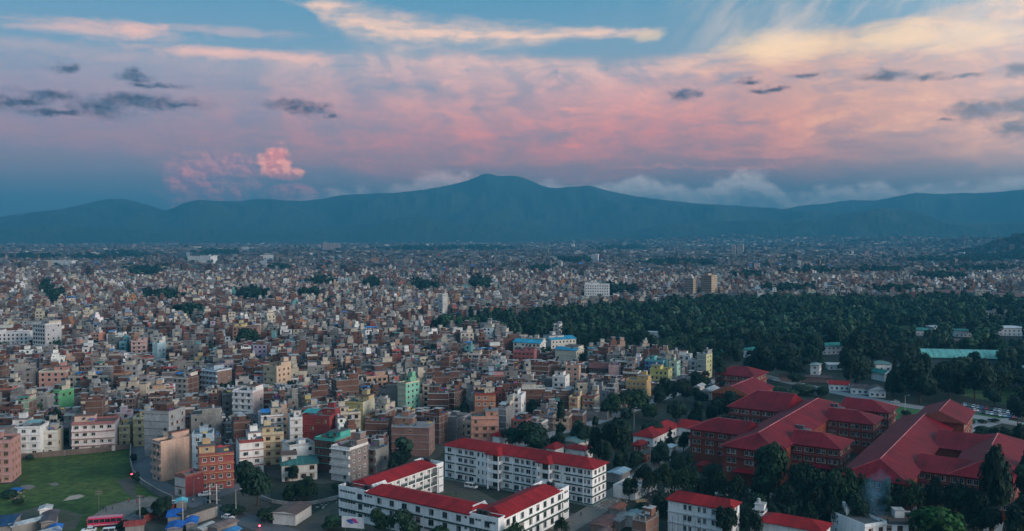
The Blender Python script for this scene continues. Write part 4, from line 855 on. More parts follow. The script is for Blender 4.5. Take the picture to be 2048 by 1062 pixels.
# --- brick court complex
CB = (.20, .046, .027); CROOF = (.145, .0045, .012)
def block(root, a0, a1, b0, b1, ao, bo, H, rise, axis, h0=True, h1=True, faces='f', step=3.6, floors=None, skirt=True, ov=1.1, pair=True, ridge=True, gable=None, ins=None):
    x0, x1, y0, y1 = a0 - ao, a1 - ao, b0 - bo, b1 - bo
    m = MB(); m.box(x0, x1, y0, y1, 0, H, P_, CB, bottom=False); m.build('wall', root)
    m = MB(); ra, rb = m.hip(x0, x1, y0, y1, H + .004, rise, axis, h0, h1, ov, .2, S_, CROOF, gable=gable, ins=ins); rf = m.build('roof', root)
    if ridge:
        m = MB(); m.bar(ra, rb, .15, S_, CAP, 6); m.build('ridge_cap', rf)
        for e, s, hh in ((ra, -1, h0), (rb, 1, h1)):
            if hh:
                m = MB()
                for t in (-1, 1):
                    p = ((x0 - ov if s < 0 else x1 + ov), (y0 - ov if t < 0 else y1 + ov), H + .22) if axis == 'x' else ((x0 - ov if t < 0 else x1 + ov), (y0 - ov if s < 0 else y1 + ov), H + .22)
                    m.bar(e, p, .09, S_, (.30, .07, .075), 5)
                m.build('hip_cap', rf)
    nf = floors or max(1, int(H / 3.4))
    wq = win_mesh(1.35, 1.6, (.50, .42, .38), 1)
    for f in faces:
        L = (x1 - x0) if f in 'fb' else (y1 - y0); n = max(1, int(L / step))
        for k in range(nf):
            z = H - (nf - k) * 3.35 + 1.0
            if z < .5: continue
            for j in range(n):
                u = (j - (n - 1) / 2) * L / n
                for s in ((-.95, .95) if pair else (0,)): win_obj(root, f, u + s, z, wq, x0, x1, y0, y1)
    if skirt:
        z = H - 3.1
        for f in faces:
            m = MB(); c = (.20, .05, .05)
            if f == 'f': m.box(x0 - .5, x1 + .5, y0 - .85, y0 + .05, z - .35, z + .1, P_, c)
            elif f == 'r': m.box(x1 - .05, x1 + .85, y0 - .5, y1 + .5, z - .35, z + .1, P_, c)
            elif f == 'l': m.box(x0 - .85, x0 + .05, y0 - .5, y1 + .5, z - .35, z + .1, P_, c)
            if m.f: m.build('floor_band', root)
co = gthing('court_building', 'red-roofed brick court complex with a long ridge and wings on both sides', 'court building', -117, -97, 320, 424, m=3); lm('comb-shaped brick court', -107, 360, 12)
ao, bo = -107, 372
block(co, -117, -97, 320, 424, ao, bo, 13, 4.2, 'y', faces='fl', step=5.2)
block(co, -138.6, -116.8, 341.5, 358, ao, bo, 12.9, 3.9, 'x', True, False, 'fl', step=5.2)
block(co, -141, -116.9, 394, 424, ao, bo, 13.1, 6.0, 'x', True, False, 'fl', step=4.8, ins=9)
block(co, -97.2, -79.5, 338.5, 355, ao, bo, 12.85, 3.6, 'x', False, True, 'fr', step=4.4)
block(co, -97.1, -78.5, 390, 406, ao, bo, 12.95, 3.6, 'x', False, True, 'fr', step=4.4)
block(co, -97.3, -78, 419, 436, ao, bo, 12.9, 3.6, 'x', False, True, 'fr', step=4.4)
for x, y in ((-98.5, 358.5), (-98.2, 412)):
    m = MB(); m.box(x - ao - 3.2, x - ao + 3.2, y - bo - 1.8, y - bo + 1.8, 0, 14.6, P_, CB, top=(.1, .1, .1), mt=C_, bottom=False); m.build('stair_block', co)
    m = MB(); m.cyl(x - ao, y - bo, 14.6, 16.0, .8, .8, 10, K_, (.05, .07, .08)); m.cyl(x - ao - 1.9, y - bo, 14.6, 16.0, .8, .8, 10, K_, (.05, .07, .08)); m.build('roof_tank', co, None)
m = MB(); m.hip(-90 - ao, -82 - ao, 334.6 - bo, 338.5 - bo, 6.0, .7, 'x', c=CROOF, ov=.4); m.build('porch_roof', co)
m = MB(); m.hip(-112 - ao, -102 - ao, 316 - bo, 320 - bo, 5.0, .9, 'x', c=CROOF, ov=.4); m.build('porch_roof', co)
c2 = gthing('court_building', 'largest red-roofed brick court hall with a small inner light well and raised rear roof', 'court building', -77, -30, 303, 440, m=3); lm('largest red-roofed court hall', -60, 350, 12)
ao, bo = -60, 372
block(c2, -77, -57, 303, 414, ao, bo, 13, 4.4, 'y', faces='fl', step=5)
block(c2, -47, -30, 323, 388, ao, bo, 13.05, 4.0, 'y', faces='fr', step=4.2)
block(c2, -57.2, -38.6, 323.2, 346, ao, bo, 12.95, 3.0, 'x', False, False, 'f', step=4.2, ridge=False)
block(c2, -57.1, -38.4, 362, 388.2, ao, bo, 12.9, 3.9, 'x', False, False, '', ridge=False, skirt=False)
block(c2, -70.5, -52.5, 401, 430, ao, bo, 15.2, 4.2, 'y', False, False, 'r', step=5, gable=(.26, .07, .05), skirt=False)
c3 = gthing('court_pavilion', 'square red brick pavilion with a shallow pyramid roof behind the gabled court hall', 'pavilion', -187, -167, 503, 521); lm('pyramid-roofed pavilion', -177, 512, 10)
block(c3, -189, -165.5, 503, 525, -177, 512, 9.6, 4.0, 'x', faces='fr', step=4.5, ins=9, skirt=True)
c4 = gthing('court_hall', 'gabled red-roofed hall with a blank orange brick front beside the pavilion', 'hall', -168, -147, 443, 476); lm('gabled court hall', -157, 455, 10)
block(c4, -168, -147, 443, 476, -157.5, 459.5, 9.6, 4.2, 'y', False, False, '', gable=(.36, .11, .05), skirt=False)
c5 = gthing('low_house', 'low white L-shaped house with a red hipped roof left of the brick court', 'house', -170, -148, 354, 391, 'houses of the town'); lm('low white red-roofed house', -162, 365, 4)
def lowhouse(root, x0, x1, y0, y1, H, rise, axis, faces, step=4.5, roofc=ROOF, wallc=SW, h0=True, h1=True):
    m = MB(); m.box(x0, x1, y0, y1, 0, H, P_, wallc, bottom=False); m.build('wall', root)
    m = MB(); m.hip(x0, x1, y0, y1, H + .004, rise, axis, h0, h1, .7, .16, S_, roofc, gable=wallc); m.build('roof', root)
    wq = win_mesh(1.3, 1.3, (.5, .5, .5), 1)
    for f in faces:
        L = (x1 - x0) if f in 'fb' else (y1 - y0); n = max(1, int(L / step))
        for k in range(max(1, int(H / 3))):
            for j in range(n): win_obj(root, f, (j - (n - 1) / 2) * L / n, k * 3.2 + 1.0, wq, x0, x1, y0, y1)
lowhouse(c5, -170 + 159, -160.5 + 159, 354 - 372.5, 384 - 372.5, 4.0, 2.8, 'y', 'fr')
lowhouse(c5, -160.4 + 159, -148 + 159, 380 - 372.5, 391 - 372.5, 4.1, 2.6, 'x', 'fr', h0=False)
c6 = gthing('school_block', 'white three-storey block with a red gabled roof and bamboo scaffold poles at the bottom edge', 'school', -111, -91.5, 256, 265); lm('scaffolded white block', -101, 256, 8)
hw, hd = 9.75, 4.5
m = MB(); m.box(-hw, hw, -hd, hd, 0, 9.8, P_, SW, bottom=False); m.build('wall', c6)
m = MB(); m.hip(-hw, hw, -hd, hd, 9.804, 1.9, 'x', c=ROOF, ov=.7, ins=2); m.build('roof', c6)
for k in range(3):
    for x in (5.6, 7.2, 10.2, 11.8, 14.6, 16.2, 18.2): win_obj(c6, 'f', x - hw, k * 3.25 + 1.1, win_mesh(1.0, 1.6, (.55, .6, .6), 1), -hw, hw, -hd, hd)
    m = MB(); m.box(-hw - .2, hw + .2, -hd - .35, -hd + .05, k * 3.25 + 2.95, k * 3.25 + 3.15, P_, (.45, .48, .5)); m.build('floor_band', c6)
    for y in (-2, 2): win_obj(c6, 'r', y, k * 3.25 + 1.1, win_mesh(1.0, 1.6, (.55, .6, .6), 1), -hw, hw, -hd, hd)
for j in range(7):
    m = MB(); x = -hw + .3 + j * 1.8; m.bar((x, -hd - 1.3, 0), (x + rs.uniform(-.2, .2), -hd - 1.2, rs.uniform(5, 7)), .06, T_, (.3, .2, .12), 5); m.build('scaffold_pole', c6)
c7 = gthing('low_house', 'white one-storey house with a red roof in the bottom row among trees', 'house', -85.5, -66.5, 264, 273, 'houses of the town')
lowhouse(c7, -9.5, 9.5, -4.5, 4.5, 5.6, 1.9, 'x', 'fr', 2.6)
c8 = gthing('flat_annex', 'small white flat-roofed annex with roof clutter at the end of the long school', 'annex', -141.5, -133, 279, 297)
m = MB(); m.box(-4.25, 4.25, -9, 9, 0, 3.8, P_, SW, top=(.36, .34, .33), mt=C_, bottom=False); m.build('wall', c8)
m = MB(); m.box(-4.3, 4.3, -9.05, -8.85, 3.8, 4.4, P_, SW); m.box(-4.3, 4.3, 8.85, 9.05, 3.8, 4.4, P_, SW); m.box(-4.3, -4.1, -8.85, 8.85, 3.8, 4.39, P_, SW); m.box(4.1, 4.3, -8.85, 8.85, 3.8, 4.39, P_, SW); m.build('parapet', c8)
m = MB()
for k in range(34): x, y = rs.uniform(-3.6, 3.2), rs.uniform(-8.2, 7.6); s = rs.uniform(.2, .8); m.box(x, x + s, y, y + s * 1.4, 3.802, 3.9 + rs.uniform(.05, .5), C_, rs.choice([(.4, .36, .34), (.2, .2, .2), (.5, .48, .46), (.3, .15, .12)]))
m.build('roof_clutter', c8, 'stuff')
for y in (-6, -2, 2, 6): win_obj(c8, 'r', y, 1.4, win_mesh(.9, .9, (.3, .3, .3), 1), -4.25, 4.25, -9, 9)
# red-roofed small houses behind the long school, garden kiosk, gateposts
def small(label, xl, xr, yb, H, d, yaw, wallc, roofc, rise=1.6, name='small_house', cat='house', axis=None, hip_=True, wins='fr', step=3.2, ov=.7):
    r = math.radians(yaw); X, Y = at((xl + xr) / 2, yb); D = Y; Wm = (xr - xl) * D / F; w_ = max(3.0, (Wm - d * abs(math.sin(r))) / math.cos(r)); Yc = Y + (w_ * abs(math.sin(r)) + d * math.cos(r)) / 2 * .85; X *= Yc / Y
    root = thing(name, label, cat, X, Yc, 0, r, 'houses of the town' if cat == 'house' else None); rect_add(X, Yc, r, w_ / 2, d / 2, 1)
    m = MB(); m.box(-w_ / 2, w_ / 2, -d / 2, d / 2, 0, H, P_, wallc, bottom=False); m.build('wall', root)
    m = MB(); m.hip(-w_ / 2, w_ / 2, -d / 2, d / 2, H + .004, rise, axis or ('x' if w_ >= d else 'y'), hip_, hip_, ov, .14, S_, roofc, gable=wallc); m.build('roof', root)
    wq = win_mesh(1.2, 1.2, (.5, .5, .5), 1)
    for f in wins:
        L = w_ if f in 'fb' else d; n = max(1, int(L / step))
        for k in range(max(1, int(H / 3.1))):
            for j in range(n): win_obj(root, f, (j - (n - 1) / 2) * L / n, k * 3.1 + .95, wq, -w_ / 2, w_ / 2, -d / 2, d / 2)
    return root
GRF = (.04, .20, .17)
small('tiny white house with red pyramid roof peeping over the long school roof', 1092, 1128, 925, 5.5, 7, -33, SW, ROOF, 1.8, ov=.9)
small('tiny white house with red pyramid roof at the west end behind the long school', 985, 1016, 895, 5.0, 7, -33, SW, ROOF, 1.4, ov=.9)
small('long low shed with red sheet roof behind the east half of the long school', 1130, 1186, 920, 4.0, 7, -33, SW, ROOF, 1.2, 'long_shed', 'shed')
small('low shed with teal sheet roof between the school and the dark trees', 1120, 1178, 902, 3.6, 9, -33, (.5, .5, .48), (.09, .17, .17), 1.2, 'long_shed', 'shed', hip_=False)
small('little red-roofed brick hut beside the low white red-roofed house', 1262, 1296, 905, 3.0, 7, -33, CB, ROOF, 1.4)
small('dark roofed brick hut by the dirt service road', 1276, 1300, 925, 3.2, 6, -33, CB, (.05, .06, .06), .8, hip_=False)
small('small white guard house at the court gate', 1329, 1352, 912, 3.6, 5, -33, SW, (.6, .6, .6), .8)
small('red pyramid kiosk roof in the court garden', 1395, 1419, 945, 2.6, 5.5, -33, CB, ROOF, 1.1, 'garden_kiosk', 'kiosk', wins='')
small('long grey sheet roofed shed beside the gabled court hall', 1398, 1442, 800, 4.6, 14, -30, (.42, .42, .4), (.26, .29, .3), 1.6, 'long_shed', 'shed', hip_=False)
small('small pale grey roofed shed under trees left of the grey sheet roofed shed', 1390, 1408, 788, 4.0, 9, -30, (.45, .45, .45), (.4, .42, .43), 1.2, 'long_shed', 'shed', hip_=False)
small('white barrack with green roof half hidden in the wood, longest of the white barracks', 1630, 1686, 709, 6.2, 12, 14, SW, GRF, 2, 'barrack', 'barrack', hip_=False)
small('small white house with green roof left of the barracks, near the pavilion', 1430, 1448, 718, 4.5, 10, -20, SW, GRF, 2, 'bungalow', 'bungalow')
small('white bungalow with pale green roof above the pavilion', 1484, 1526, 716, 5.5, 12, -20, SW, GRF, 2, 'bungalow', 'bungalow')
small('two-storey white house facing the wood behind the parked cars', 1617, 1646, 750, 6.2, 10, -26, SW, (.2, .26, .24), 1.0, 'bungalow', 'bungalow')
small('low white pavilion with round terrace between trees', 1652, 1682, 740, 3.5, 10, -10, SW, (.5, .5, .48), .6, 'bungalow', 'bungalow')
small('white bungalow with teal roof between two dark firs, nearer one', 1748, 1776, 763, 4.5, 11, 20, SW, GRF, 2.4, 'bungalow', 'bungalow', hip_=False)
small('long teal-roofed bungalow between two dark firs, farther one', 1738, 1780, 742, 4.5, 10, -8, SW, (.10, .2, .19), 1.8, 'bungalow', 'bungalow')
small('white gable-ended bungalow right of the dark fir', 1796, 1822, 747, 4.2, 9, -14, SW, (.10, .2, .2), 1.8, 'bungalow', 'bungalow', hip_=False)
small('wide white bungalow with green roof deep in the wood, left one of the pair', 1818, 1862, 671, 4.5, 14, -8, SW, GRF, 2, 'bungalow', 'bungalow')
small('pale roofed white bungalow beside the wide green-roofed one deep in the wood', 1856, 1884, 664, 4.5, 12, 10, SW, (.6, .62, .62), 1.4, 'bungalow', 'bungalow')
small('white bungalow with flat green roof right of the pale roofed bungalow', 1904, 1942, 674, 5.5, 14, -14, SW, GRF, 1.2, 'bungalow', 'bungalow')
small('long white building with pale roof at the right edge among trees', 1990, 2046, 672, 7.0, 16, -12, SW, (.5, .55, .55), 1.4, 'bungalow', 'bungalow')
small('white row house with a red roof beside the entrance road', 1655, 1700, 782, 3.6, 9, -16, SW, ROOF, 1.6, 'row_house', 'row house', hip_=False, step=2.4)
small('white row house with a brown roof in the middle of the roadside row', 1698, 1738, 789, 3.6, 9, -16, SW, (.12, .08, .075), 1.6, 'row_house', 'row house', hip_=False, step=2.4)
small('white gable-ended row house with a brown roof at the end of the roadside row', 1734, 1772, 795, 4.0, 9, -16, SW, (.13, .09, .085), 2.0, 'row_house', 'row house', hip_=False, step=2.4)
small('long low brown roofed shed behind the parked cars', 1560, 1660, 766, 3.2, 6, -14, (.22, .14, .12), (.13, .075, .07), .9, 'long_shed', 'shed', hip_=False, wins='')
small('white and pink house at the right edge by the field', 2036, 2090, 755, 4.5, 16, -10, SW, (.2, .3, .28), 2.5, 'bungalow', 'bungalow')
small('small pale flat-roofed house alone deep in the dense wood', 1292, 1320, 676, 5.0, 9, -20, SW, (.55, .56, .56), .5, 'bungalow', 'bungalow')
small('tiny white hut in the wood behind the white barrack', 1578, 1592, 696, 5.5, 7, -20, SW, (.3, .36, .35), .6, 'bungalow', 'bungalow')
small('low pink-roofed shed between trees near the cream villa', 1900, 1950, 690, 3.5, 10, -10, (.4, .36, .34), (.22, .13, .12), .8, 'long_shed', 'shed', hip_=False)
# green vaulted sports hall
X, Y = at(1930, 728); vr = math.radians(-9)
vh = thing('vaulted_hall', 'long hall with a curved pale green vaulted roof among the trees', 'hall', X, Y + 10, 0, vr); rect_add(X, Y + 10, vr, 29, 12, 2)
m = MB(); m.box(-27, 27, -10, 10, 0, 5.5, P_, (.06, .10, .11), bottom=False); m.build('wall', vh)
for s in range(6):
    m = MB(); x0, x1 = -28 + s * 9.34, -28 + (s + 1) * 9.34 - .12; N = 10
    for j in range(N):
        t0, t1 = math.pi * (.08 + .84 * j / N), math.pi * (.08 + .84 * (j + 1) / N); p = lambda t: (-11.6 * math.cos(t), 4.2 + 6.2 * math.sin(t) - 1.4)
        (ya_, za), (yb2, zb) = p(t0), p(t1); m.poly([(x0, ya_, za), (x1, ya_, za), (x1, yb2, zb), (x0, yb2, zb)], S_, (.12, .36, .33)); m.poly([(x0, yb2, zb - .1), (x1, yb2, zb - .1), (x1, ya_, za - .1), (x0, ya_, za - .1)], S_, (.12, .36, .33))
    m.build('roof_panel', vh)
for s in range(1, 6):
    m = MB(); x = -28 + s * 9.34 - .06
    for j in range(10):
        t0, t1 = math.pi * (.08 + .84 * j / 10), math.pi * (.08 + .84 * (j + 1) / 10); m.bar((x, -11.7 * math.cos(t0), 2.9 + 6.25 * math.sin(t0)), (x, -11.7 * math.cos(t1), 2.9 + 6.25 * math.sin(t1)), .14, S_, (.35, .5, .47), 4)
    m.build('roof_rib', vh)
m = MB()
for sx in (-27.1, 27.1): m.poly([(sx, -11.6 * math.cos(math.pi * (.08 + .84 * j / 10)), 2.75 + 6.2 * math.sin(math.pi * (.08 + .84 * j / 10))) for j in range(11)], P_, (.1, .16, .16))
m.build('gable_wall', vh)

CL = [(290, 548, 40, 12), (110, 604, 18, 16), (90, 585, 14, 18), (640, 575, 40, 8), (500, 600, 36, 14), (740, 575, 20, 10), (850, 580, 30, 14), (960, 575, 30, 12), (1230, 592, 50, 10), (1360, 530, 90, 9), (1240, 498, 60, 5), (1150, 525, 40, 6), (1080, 545, 30, 8), (60, 518, 70, 6), (180, 520, 50, 5), (430, 508, 60, 5), (250, 512, 60, 5), (620, 600, 24, 8), (320, 605, 40, 10), (380, 640, 18, 8), (1620, 550, 60, 8), (1500, 560, 40, 8), (1740, 548, 70, 8), (1880, 560, 60, 10), (1960, 545, 80, 8), (1580, 590, 60, 8), (1800, 592, 60, 7), (930, 498, 50, 4), (860, 500, 60, 4), (1900, 525, 120, 6), (2000, 520, 100, 8), (560, 545, 30, 6), (830, 500, 80, 4), (985, 500, 50, 4)]
def in_clump(X, Y):
    px = 1024 + F * X / Y; py = 466.3 + F * CH / Y; r = np.zeros(np.shape(X), bool)
    for a, b, rx, ry in CL: r |= ((px - a) / rx) ** 2 + ((py - b - ry * .4) / (ry * .9)) ** 2 < 1
    return r
# ------------------------------------------------------------------ the town: blocks of plots, nearest ones as houses of their own
PAL = [(34, 'brown brick', BRK, B_), (20, 'grey concrete', (.18, .18, .18), C_), (10, 'grey plastered', (.28, .28, .28), P_), (9.5, 'white', WHITE, P_), (9, 'cream', (.50, .45, .36), P_), (1.6, 'yellow', (.46, .38, .19), P_), (4, 'peach', (.44, .31, .24), P_), (3.5, 'pink', (.42, .27, .26), P_), (2, 'orange', (.36, .18, .10), P_),
       (.9, 'teal', (.12, .31, .32), P_), (1.6, 'pale blue', (.30, .39, .47), P_), (.9, 'green', (.24, .35, .26), P_), (2.2, 'maroon', (.19, .05, .05), P_), (1.2, 'lilac', (.33, .29, .36), P_)]
PW_ = [p[0] for p in PAL]
TARPS = [(None, 80), (BLUE, 5), ((.05, .25, .36), 2), ((.28, .30, .31), 6), (RED, 3), ((.05, .2, .16), 2), ((.16, .09, .07), 3)]
seeds = []
for i in range(-22, 23):
    for j in range(3, 24):
        seeds.append((i * 82 + rs.uniform(-34, 34), j * 82 + rs.uniform(-34, 34)))
seeds = np.array(seeds); plots = []; gaps = []
def block_rot(x, y):
    base = 14 if x < -40 else (-26 if y < 620 and x > 20 else -6)
    return math.radians(base + rs.gauss(0, 13))
for si, (sx, sy) in enumerate(seeds):
    if sy < 250 or abs(sx) > .62 * sy + 60: continue
    near_idx = np.argsort((seeds[:, 0] - sx) ** 2 + (seeds[:, 1] - sy) ** 2)[:9]
    r = block_rot(sx, sy); ca, sa = math.cos(r), math.sin(r); t = -66.0 + rs.uniform(0, 8)
    while t < 66:
        d1, d2 = rs.uniform(7, 9.8), rs.uniform(7, 9.8)
        for dd, back in ((d1, False), (d2, True)):
            s = -66.0 + rs.uniform(0, 6)
            while s < 66:
                w = rs.choice([4.8, 5.6, 6.4, 7.2, 8.2, 9.6, 11.5]) * rs.uniform(.92, 1.08); xc = s + w / 2; s += w + (rs.choice([.12, .15, .2, .9]) if rs.random() < .82 else rs.uniform(2, 5))
                yc = t + dd / 2 + rs.uniform(-1.2, 1.2); X = sx + xc * ca - yc * sa; Y = sy + xc * sa + yc * ca
                if Y < 270: continue
                q = (seeds[near_idx, 0] - X) ** 2 + (seeds[near_idx, 1] - Y) ** 2
                if q.argmin() != 0: continue
                plots.append((X, Y, r + (math.pi if back else 0), w, dd * rs.uniform(.86, 1.0), back))
            t += dd
        t += rs.choice([2.6, 3.4, 4.2, 6.0])
PX = np.array([p[0] for p in plots]); PY = np.array([p[1] for p in plots])
bad = inside(PC, PX, PY) | inside(PF, PX, PY) | inside(PR, PX, PY)
for ddx, ddy in ((6, 0), (-6, 0), (0, 6), (0, -6)): bad |= inside(PC, PX + ddx, PY + ddy) | inside(PF, PX + ddx, PY + ddy) | inside(PR, PX + ddx, PY + ddy)
ppx = 1024 + F * PX / PY; bad |= (np.abs(ppx - 1024) > 1330)
bad |= in_clump(PX, PY)
green = fbm2(PX / 70., PY / 70., 3, 3); CITY_TREES = []
plots2 = []
for k in np.argsort(PX ** 2 + PY ** 2):
    if bad[k] or blocked(PX[k], PY[k], 4.6): continue
    if green[k] > .86 or rs.random() < .05: CITY_TREES.append((PX[k], PY[k], rs.uniform(3.0, 5.5), 1)); continue
    plots2.append(plots[k])
def spec(R, Y):
    w_, word, c, fm = R.choices(PAL, PW_)[0]; c = jitter(c, R)
    o = {'fm': fm, 'grid': True}
    sside = R.random()
    if fm == B_: side, sm = jitter(BRK, R), B_
    elif fm == C_: side, sm = c, C_
    elif sside < .42: side, sm = jitter(BRK, R), B_
    elif sside < .66: side, sm = jitter((.19, .19, .185), R), C_
    else: side, sm = c, P_
    if fm in (B_, C_): o['dens'] = R.choice([.25, .5, .85]); o['bdens'] = .2
    o['tarp'] = R.choices([t[0] for t in TARPS], [t[1] for t in TARPS])[0]
    if fm in (B_, C_) and R.random() < .35: o['unfin'] = 1
    o['top'] = R.choice([0, 1, 1, 1, 2]); n = R.choices([1, 2, 3, 4, 5, 6], [7, 26, 36, 22, 7, 1])[0]; o['tanks'] = R.choice([0, 1, 1, 2])
    trim = R.choice([jitter((.50, .49, .47), R), jitter((.28, .27, .26), R), jitter((.34, .12, .10), R) if R.random() < .5 else c, c])
    if word == 'maroon': trim = jitter((.3, .08, .07), R)
    return word, c, side, sm, trim, n, o
TARPW = {BLUE: 'bright blue', (.05, .25, .36): 'sea blue', (.28, .30, .31): 'grey', RED: 'red', (.05, .2, .16): 'dark green', (.16, .09, .07): 'rusty brown'}
INDIV = []; n_ind = 0; LIMIT = 296 - NHERO - 9
for (X, Y, r, w, d, back) in plots2:
    R = random.Random(int(X * 13 + Y * 7)); word, c, side, sm, trim, n, o = spec(R, Y)
    na_ = storeys_allowed(X, Y, max(w, d))
    if na_ < 1: continue
    if na_ < n + 1: n = min(n, na_); o['top'] = 0; o['tanks'] = 0; o['tarp'] = None; o['unfin'] = 0
    inframe = 0 < 1024 + F * X / Y < 2048 and proj(X, Y, 0)[1] < 1062
    if not inframe and Y < 900 and abs(1024 + F * X / Y - 1024) > 1250: continue
    parts, wins = house(R, w, d, n, c, side, sm, trim, o)
    if inframe and n_ind < LIMIT:
        root = thing('house', '', 'house', X, Y, 0, r, 'houses of the town'); put_house(root, parts, wins, w, d, R, False); n_ind += 1
        bits = []
        if o['tarp']: bits.append('with a %s sheet roof' % TARPW[o['tarp']])
        elif o.get('unfin'): bits.append('with bare column stubs on top')
        elif 'water_tank' in parts: bits.append('with %s water tank%s on top' % (('a', '') if o['tanks'] == 1 else ('two', 's')))
        elif o['top']: bits.append('with a rooftop room')
        else: bits.append('with a flat open roof')
        nm = 'low ' if n == 2 else ''
        desc = '%s%s %s-storey house' % (nm, word, NUM[n])
        if sm == B_ and word != 'brown brick': desc = '%s %s-storey brick-sided house' % (word, NUM[n])
        px, py = proj(X, Y, n * 1.5); INDIV.append((root, desc, bits[0], px, py))
    else:
        put_far(parts, wins, w, d, X, Y, 0, r, R, 1 if Y < 610 and abs(X) < .58 * Y else 2)
# labels: colour, storeys, roof and the nearest well-known neighbours
seen = set()
def rel(px, py, q):
    ddx, ddy = px - q[1], py - q[2]
    if abs(ddx) > 1.3 * abs(ddy): return 'left of' if ddx < 0 else 'right of'
    return 'behind' if ddy < 0 else 'in front of'
def relabel(items):
    for root, desc, bit, px, py in items:
        L = sorted(LMK, key=lambda q: (q[1] - px) ** 2 + 3 * (q[2] - py) ** 2)[:12]; lab = None
        for q in L:
            t = '%s %s, %s the %s' % (desc, bit, rel(px, py, q), q[0])
            t = t.replace('  ', ' ').replace(' ,', ',')
            if len(t.split()) > 16: t = '%s %s the %s' % (desc, rel(px, py, q), q[0])
            if t.lower() not in seen: lab = t; break
        if not lab:
            for q in L:
                for q2 in L:
                    if q is q2: continue
                    t = '%s %s the %s, near the %s' % (desc, rel(px, py, q), q[0], q2[0])
                    if len(t.split()) > 16: continue
                    if t.lower() not in seen: lab = t; break
                if lab: break
        seen.add((lab or '').lower()); root['label'] = lab or desc
relabel(INDIV)

# far town, thinning out towards the hills: one mass
def far_boxes(n, y0, y1, wlo, whi, hlo, hhi, tops):
    u = nr.rand(n); Y = np.sqrt(y0 ** 2 + u * (y1 ** 2 - y0 ** 2)); X = (nr.rand(n) * 2 - 1) * .66 * Y
    k = ~(inside(PC, X, Y)); gr = fbm2(X / 170., Y / 170., 5, 3); k &= (gr < .5) & ~in_clump(X, Y)
    if y0 > 3000: k &= nr.rand(n) < np.clip(1.15 - fbm2(X / 600., Y / 900., 8, 3) * .6 - (Y - y0) / (y1 - y0) * .75, .05, 1)
    pxx = 1024 + F * X / Y; pyy = 466.3 + F * CH / Y
    for xl, xr, yt, yb, Yh in HVIS: k &= ~((pxx > xl - 3) & (pxx < xr + 3) & (Y < Yh + 25) & (Y > Yh * .86))
    X, Y = X[k], Y[k]; n = len(X); w = nr.uniform(wlo, whi, n) / 2 * nr.choice([.8, 1, 1.5], n); d = nr.uniform(wlo, whi, n) / 2; hgt = nr.uniform(hlo, hhi, n) * np.where(nr.rand(n) < .02, 1.9, 1); r = nr.normal(-.05, .35, n); Z = hz(X, Y)
    idx = nr.choice(len(PAL), n, p=np.array(PW_) / sum(PW_)); C = np.array([p[2] for p in PAL])[idx] * nr.uniform(.38, 1.0, (n, 1)); C = C * (.72 + .38 * fbm2(X / 330., Y / 420., 21, 3))[:, None]; C = C * .75 + C.mean(1, keepdims=True) * .25; M = np.array([p[3] for p in PAL])[idx]
    brk = (nr.rand(n) < .45)[:, None]; Cs = np.where(brk, np.array(BRK) * nr.uniform(.8, 1.2, (n, 1)), C); Rf = np.array([.105, .106, .107]) * nr.uniform(.5, 1.7, (n, 1)); tp = nr.rand(n); Rf[tp < .04] = BLUE; Rf[tp > .96] = (.25, .06, .05); Rf[(tp > .93) & (tp < .96)] = (.42, .42, .42)
    def bx(X, Y, Z0, Z1, w, d, r, Cf, Cs, Rf, Mf):
        n = len(X); sg = np.array([(-1, -1), (1, -1), (1, 1), (-1, 1)], float); ca, sa = np.cos(r)[:, None], np.sin(r)[:, None]
        lx = sg[None, :, 0] * w[:, None]; ly = sg[None, :, 1] * d[:, None]; vx = X[:, None] + lx * ca - ly * sa; vy = Y[:, None] + lx * sa + ly * ca
        V_ = np.concatenate([np.stack([vx, vy, np.repeat(Z0[:, None], 4, 1)], 2), np.stack([vx, vy, np.repeat(Z1[:, None], 4, 1)], 2)], 1).reshape(-1, 3)
        fq = np.array([(0, 1, 5, 4), (1, 2, 6, 5), (3, 0, 4, 7), (4, 5, 6, 7)]); Fq = (np.arange(n)[:, None, None] * 8 + fq[None]).reshape(-1, 4)
        Cc = np.stack([Cf, Cs, Cs, Rf], 1).reshape(-1, 3); Mm = np.stack([Mf, np.full(n, P_), np.full(n, P_), np.full(n, C_)], 1).ravel(); return V_, Fq, Cc, Mm
    out = [bx(X, Y, Z - 3, Z + hgt, w, d, r, C, Cs, Rf, M)]
    if tops:
        q = nr.rand(n) < .75; ox = nr.uniform(-.4, .4, n) * w; oy = nr.uniform(0, .4, n) * d
        out.append(bx((X + ox)[q], (Y + oy)[q], (Z + hgt)[q], (Z + hgt + nr.uniform(2.2, 4.5, n))[q], (w * .55)[q], (d * .5)[q], r[q], np.where(nr.rand(n, 1) < .5, C, Rf)[q], Cs[q], (Rf * 1.1)[q], M[q]))
        # rows of window openings on the camera side and the right side
        nwin = 5
        hw_, hd_ = w, d
        for fl in range(2):
            for j in range(3):
                q = nr.rand(n) < .6; lx0 = (-.72 + .52 * j) * w; lx1 = lx0 + .30 * w; zz0 = Z + hgt - 2.2 - 3.1 * fl; zz1 = zz0 + 1.35; yy = -d - .06
                ca, sa = np.cos(r), np.sin(r); P0 = np.stack([X + lx0 * ca - yy * sa, Y + lx0 * sa + yy * ca], 1); P1 = np.stack([X + lx1 * ca - yy * sa, Y + lx1 * sa + yy * ca], 1)
                V_ = np.stack([np.c_[P0, zz0], np.c_[P1, zz0], np.c_[P1, zz1], np.c_[P0, zz1]], 1)[q].reshape(-1, 3); m_ = q.sum(); out.append((V_, np.arange(m_ * 4).reshape(-1, 4), np.full((m_, 3), .04), np.full(m_, W_)))
    return out
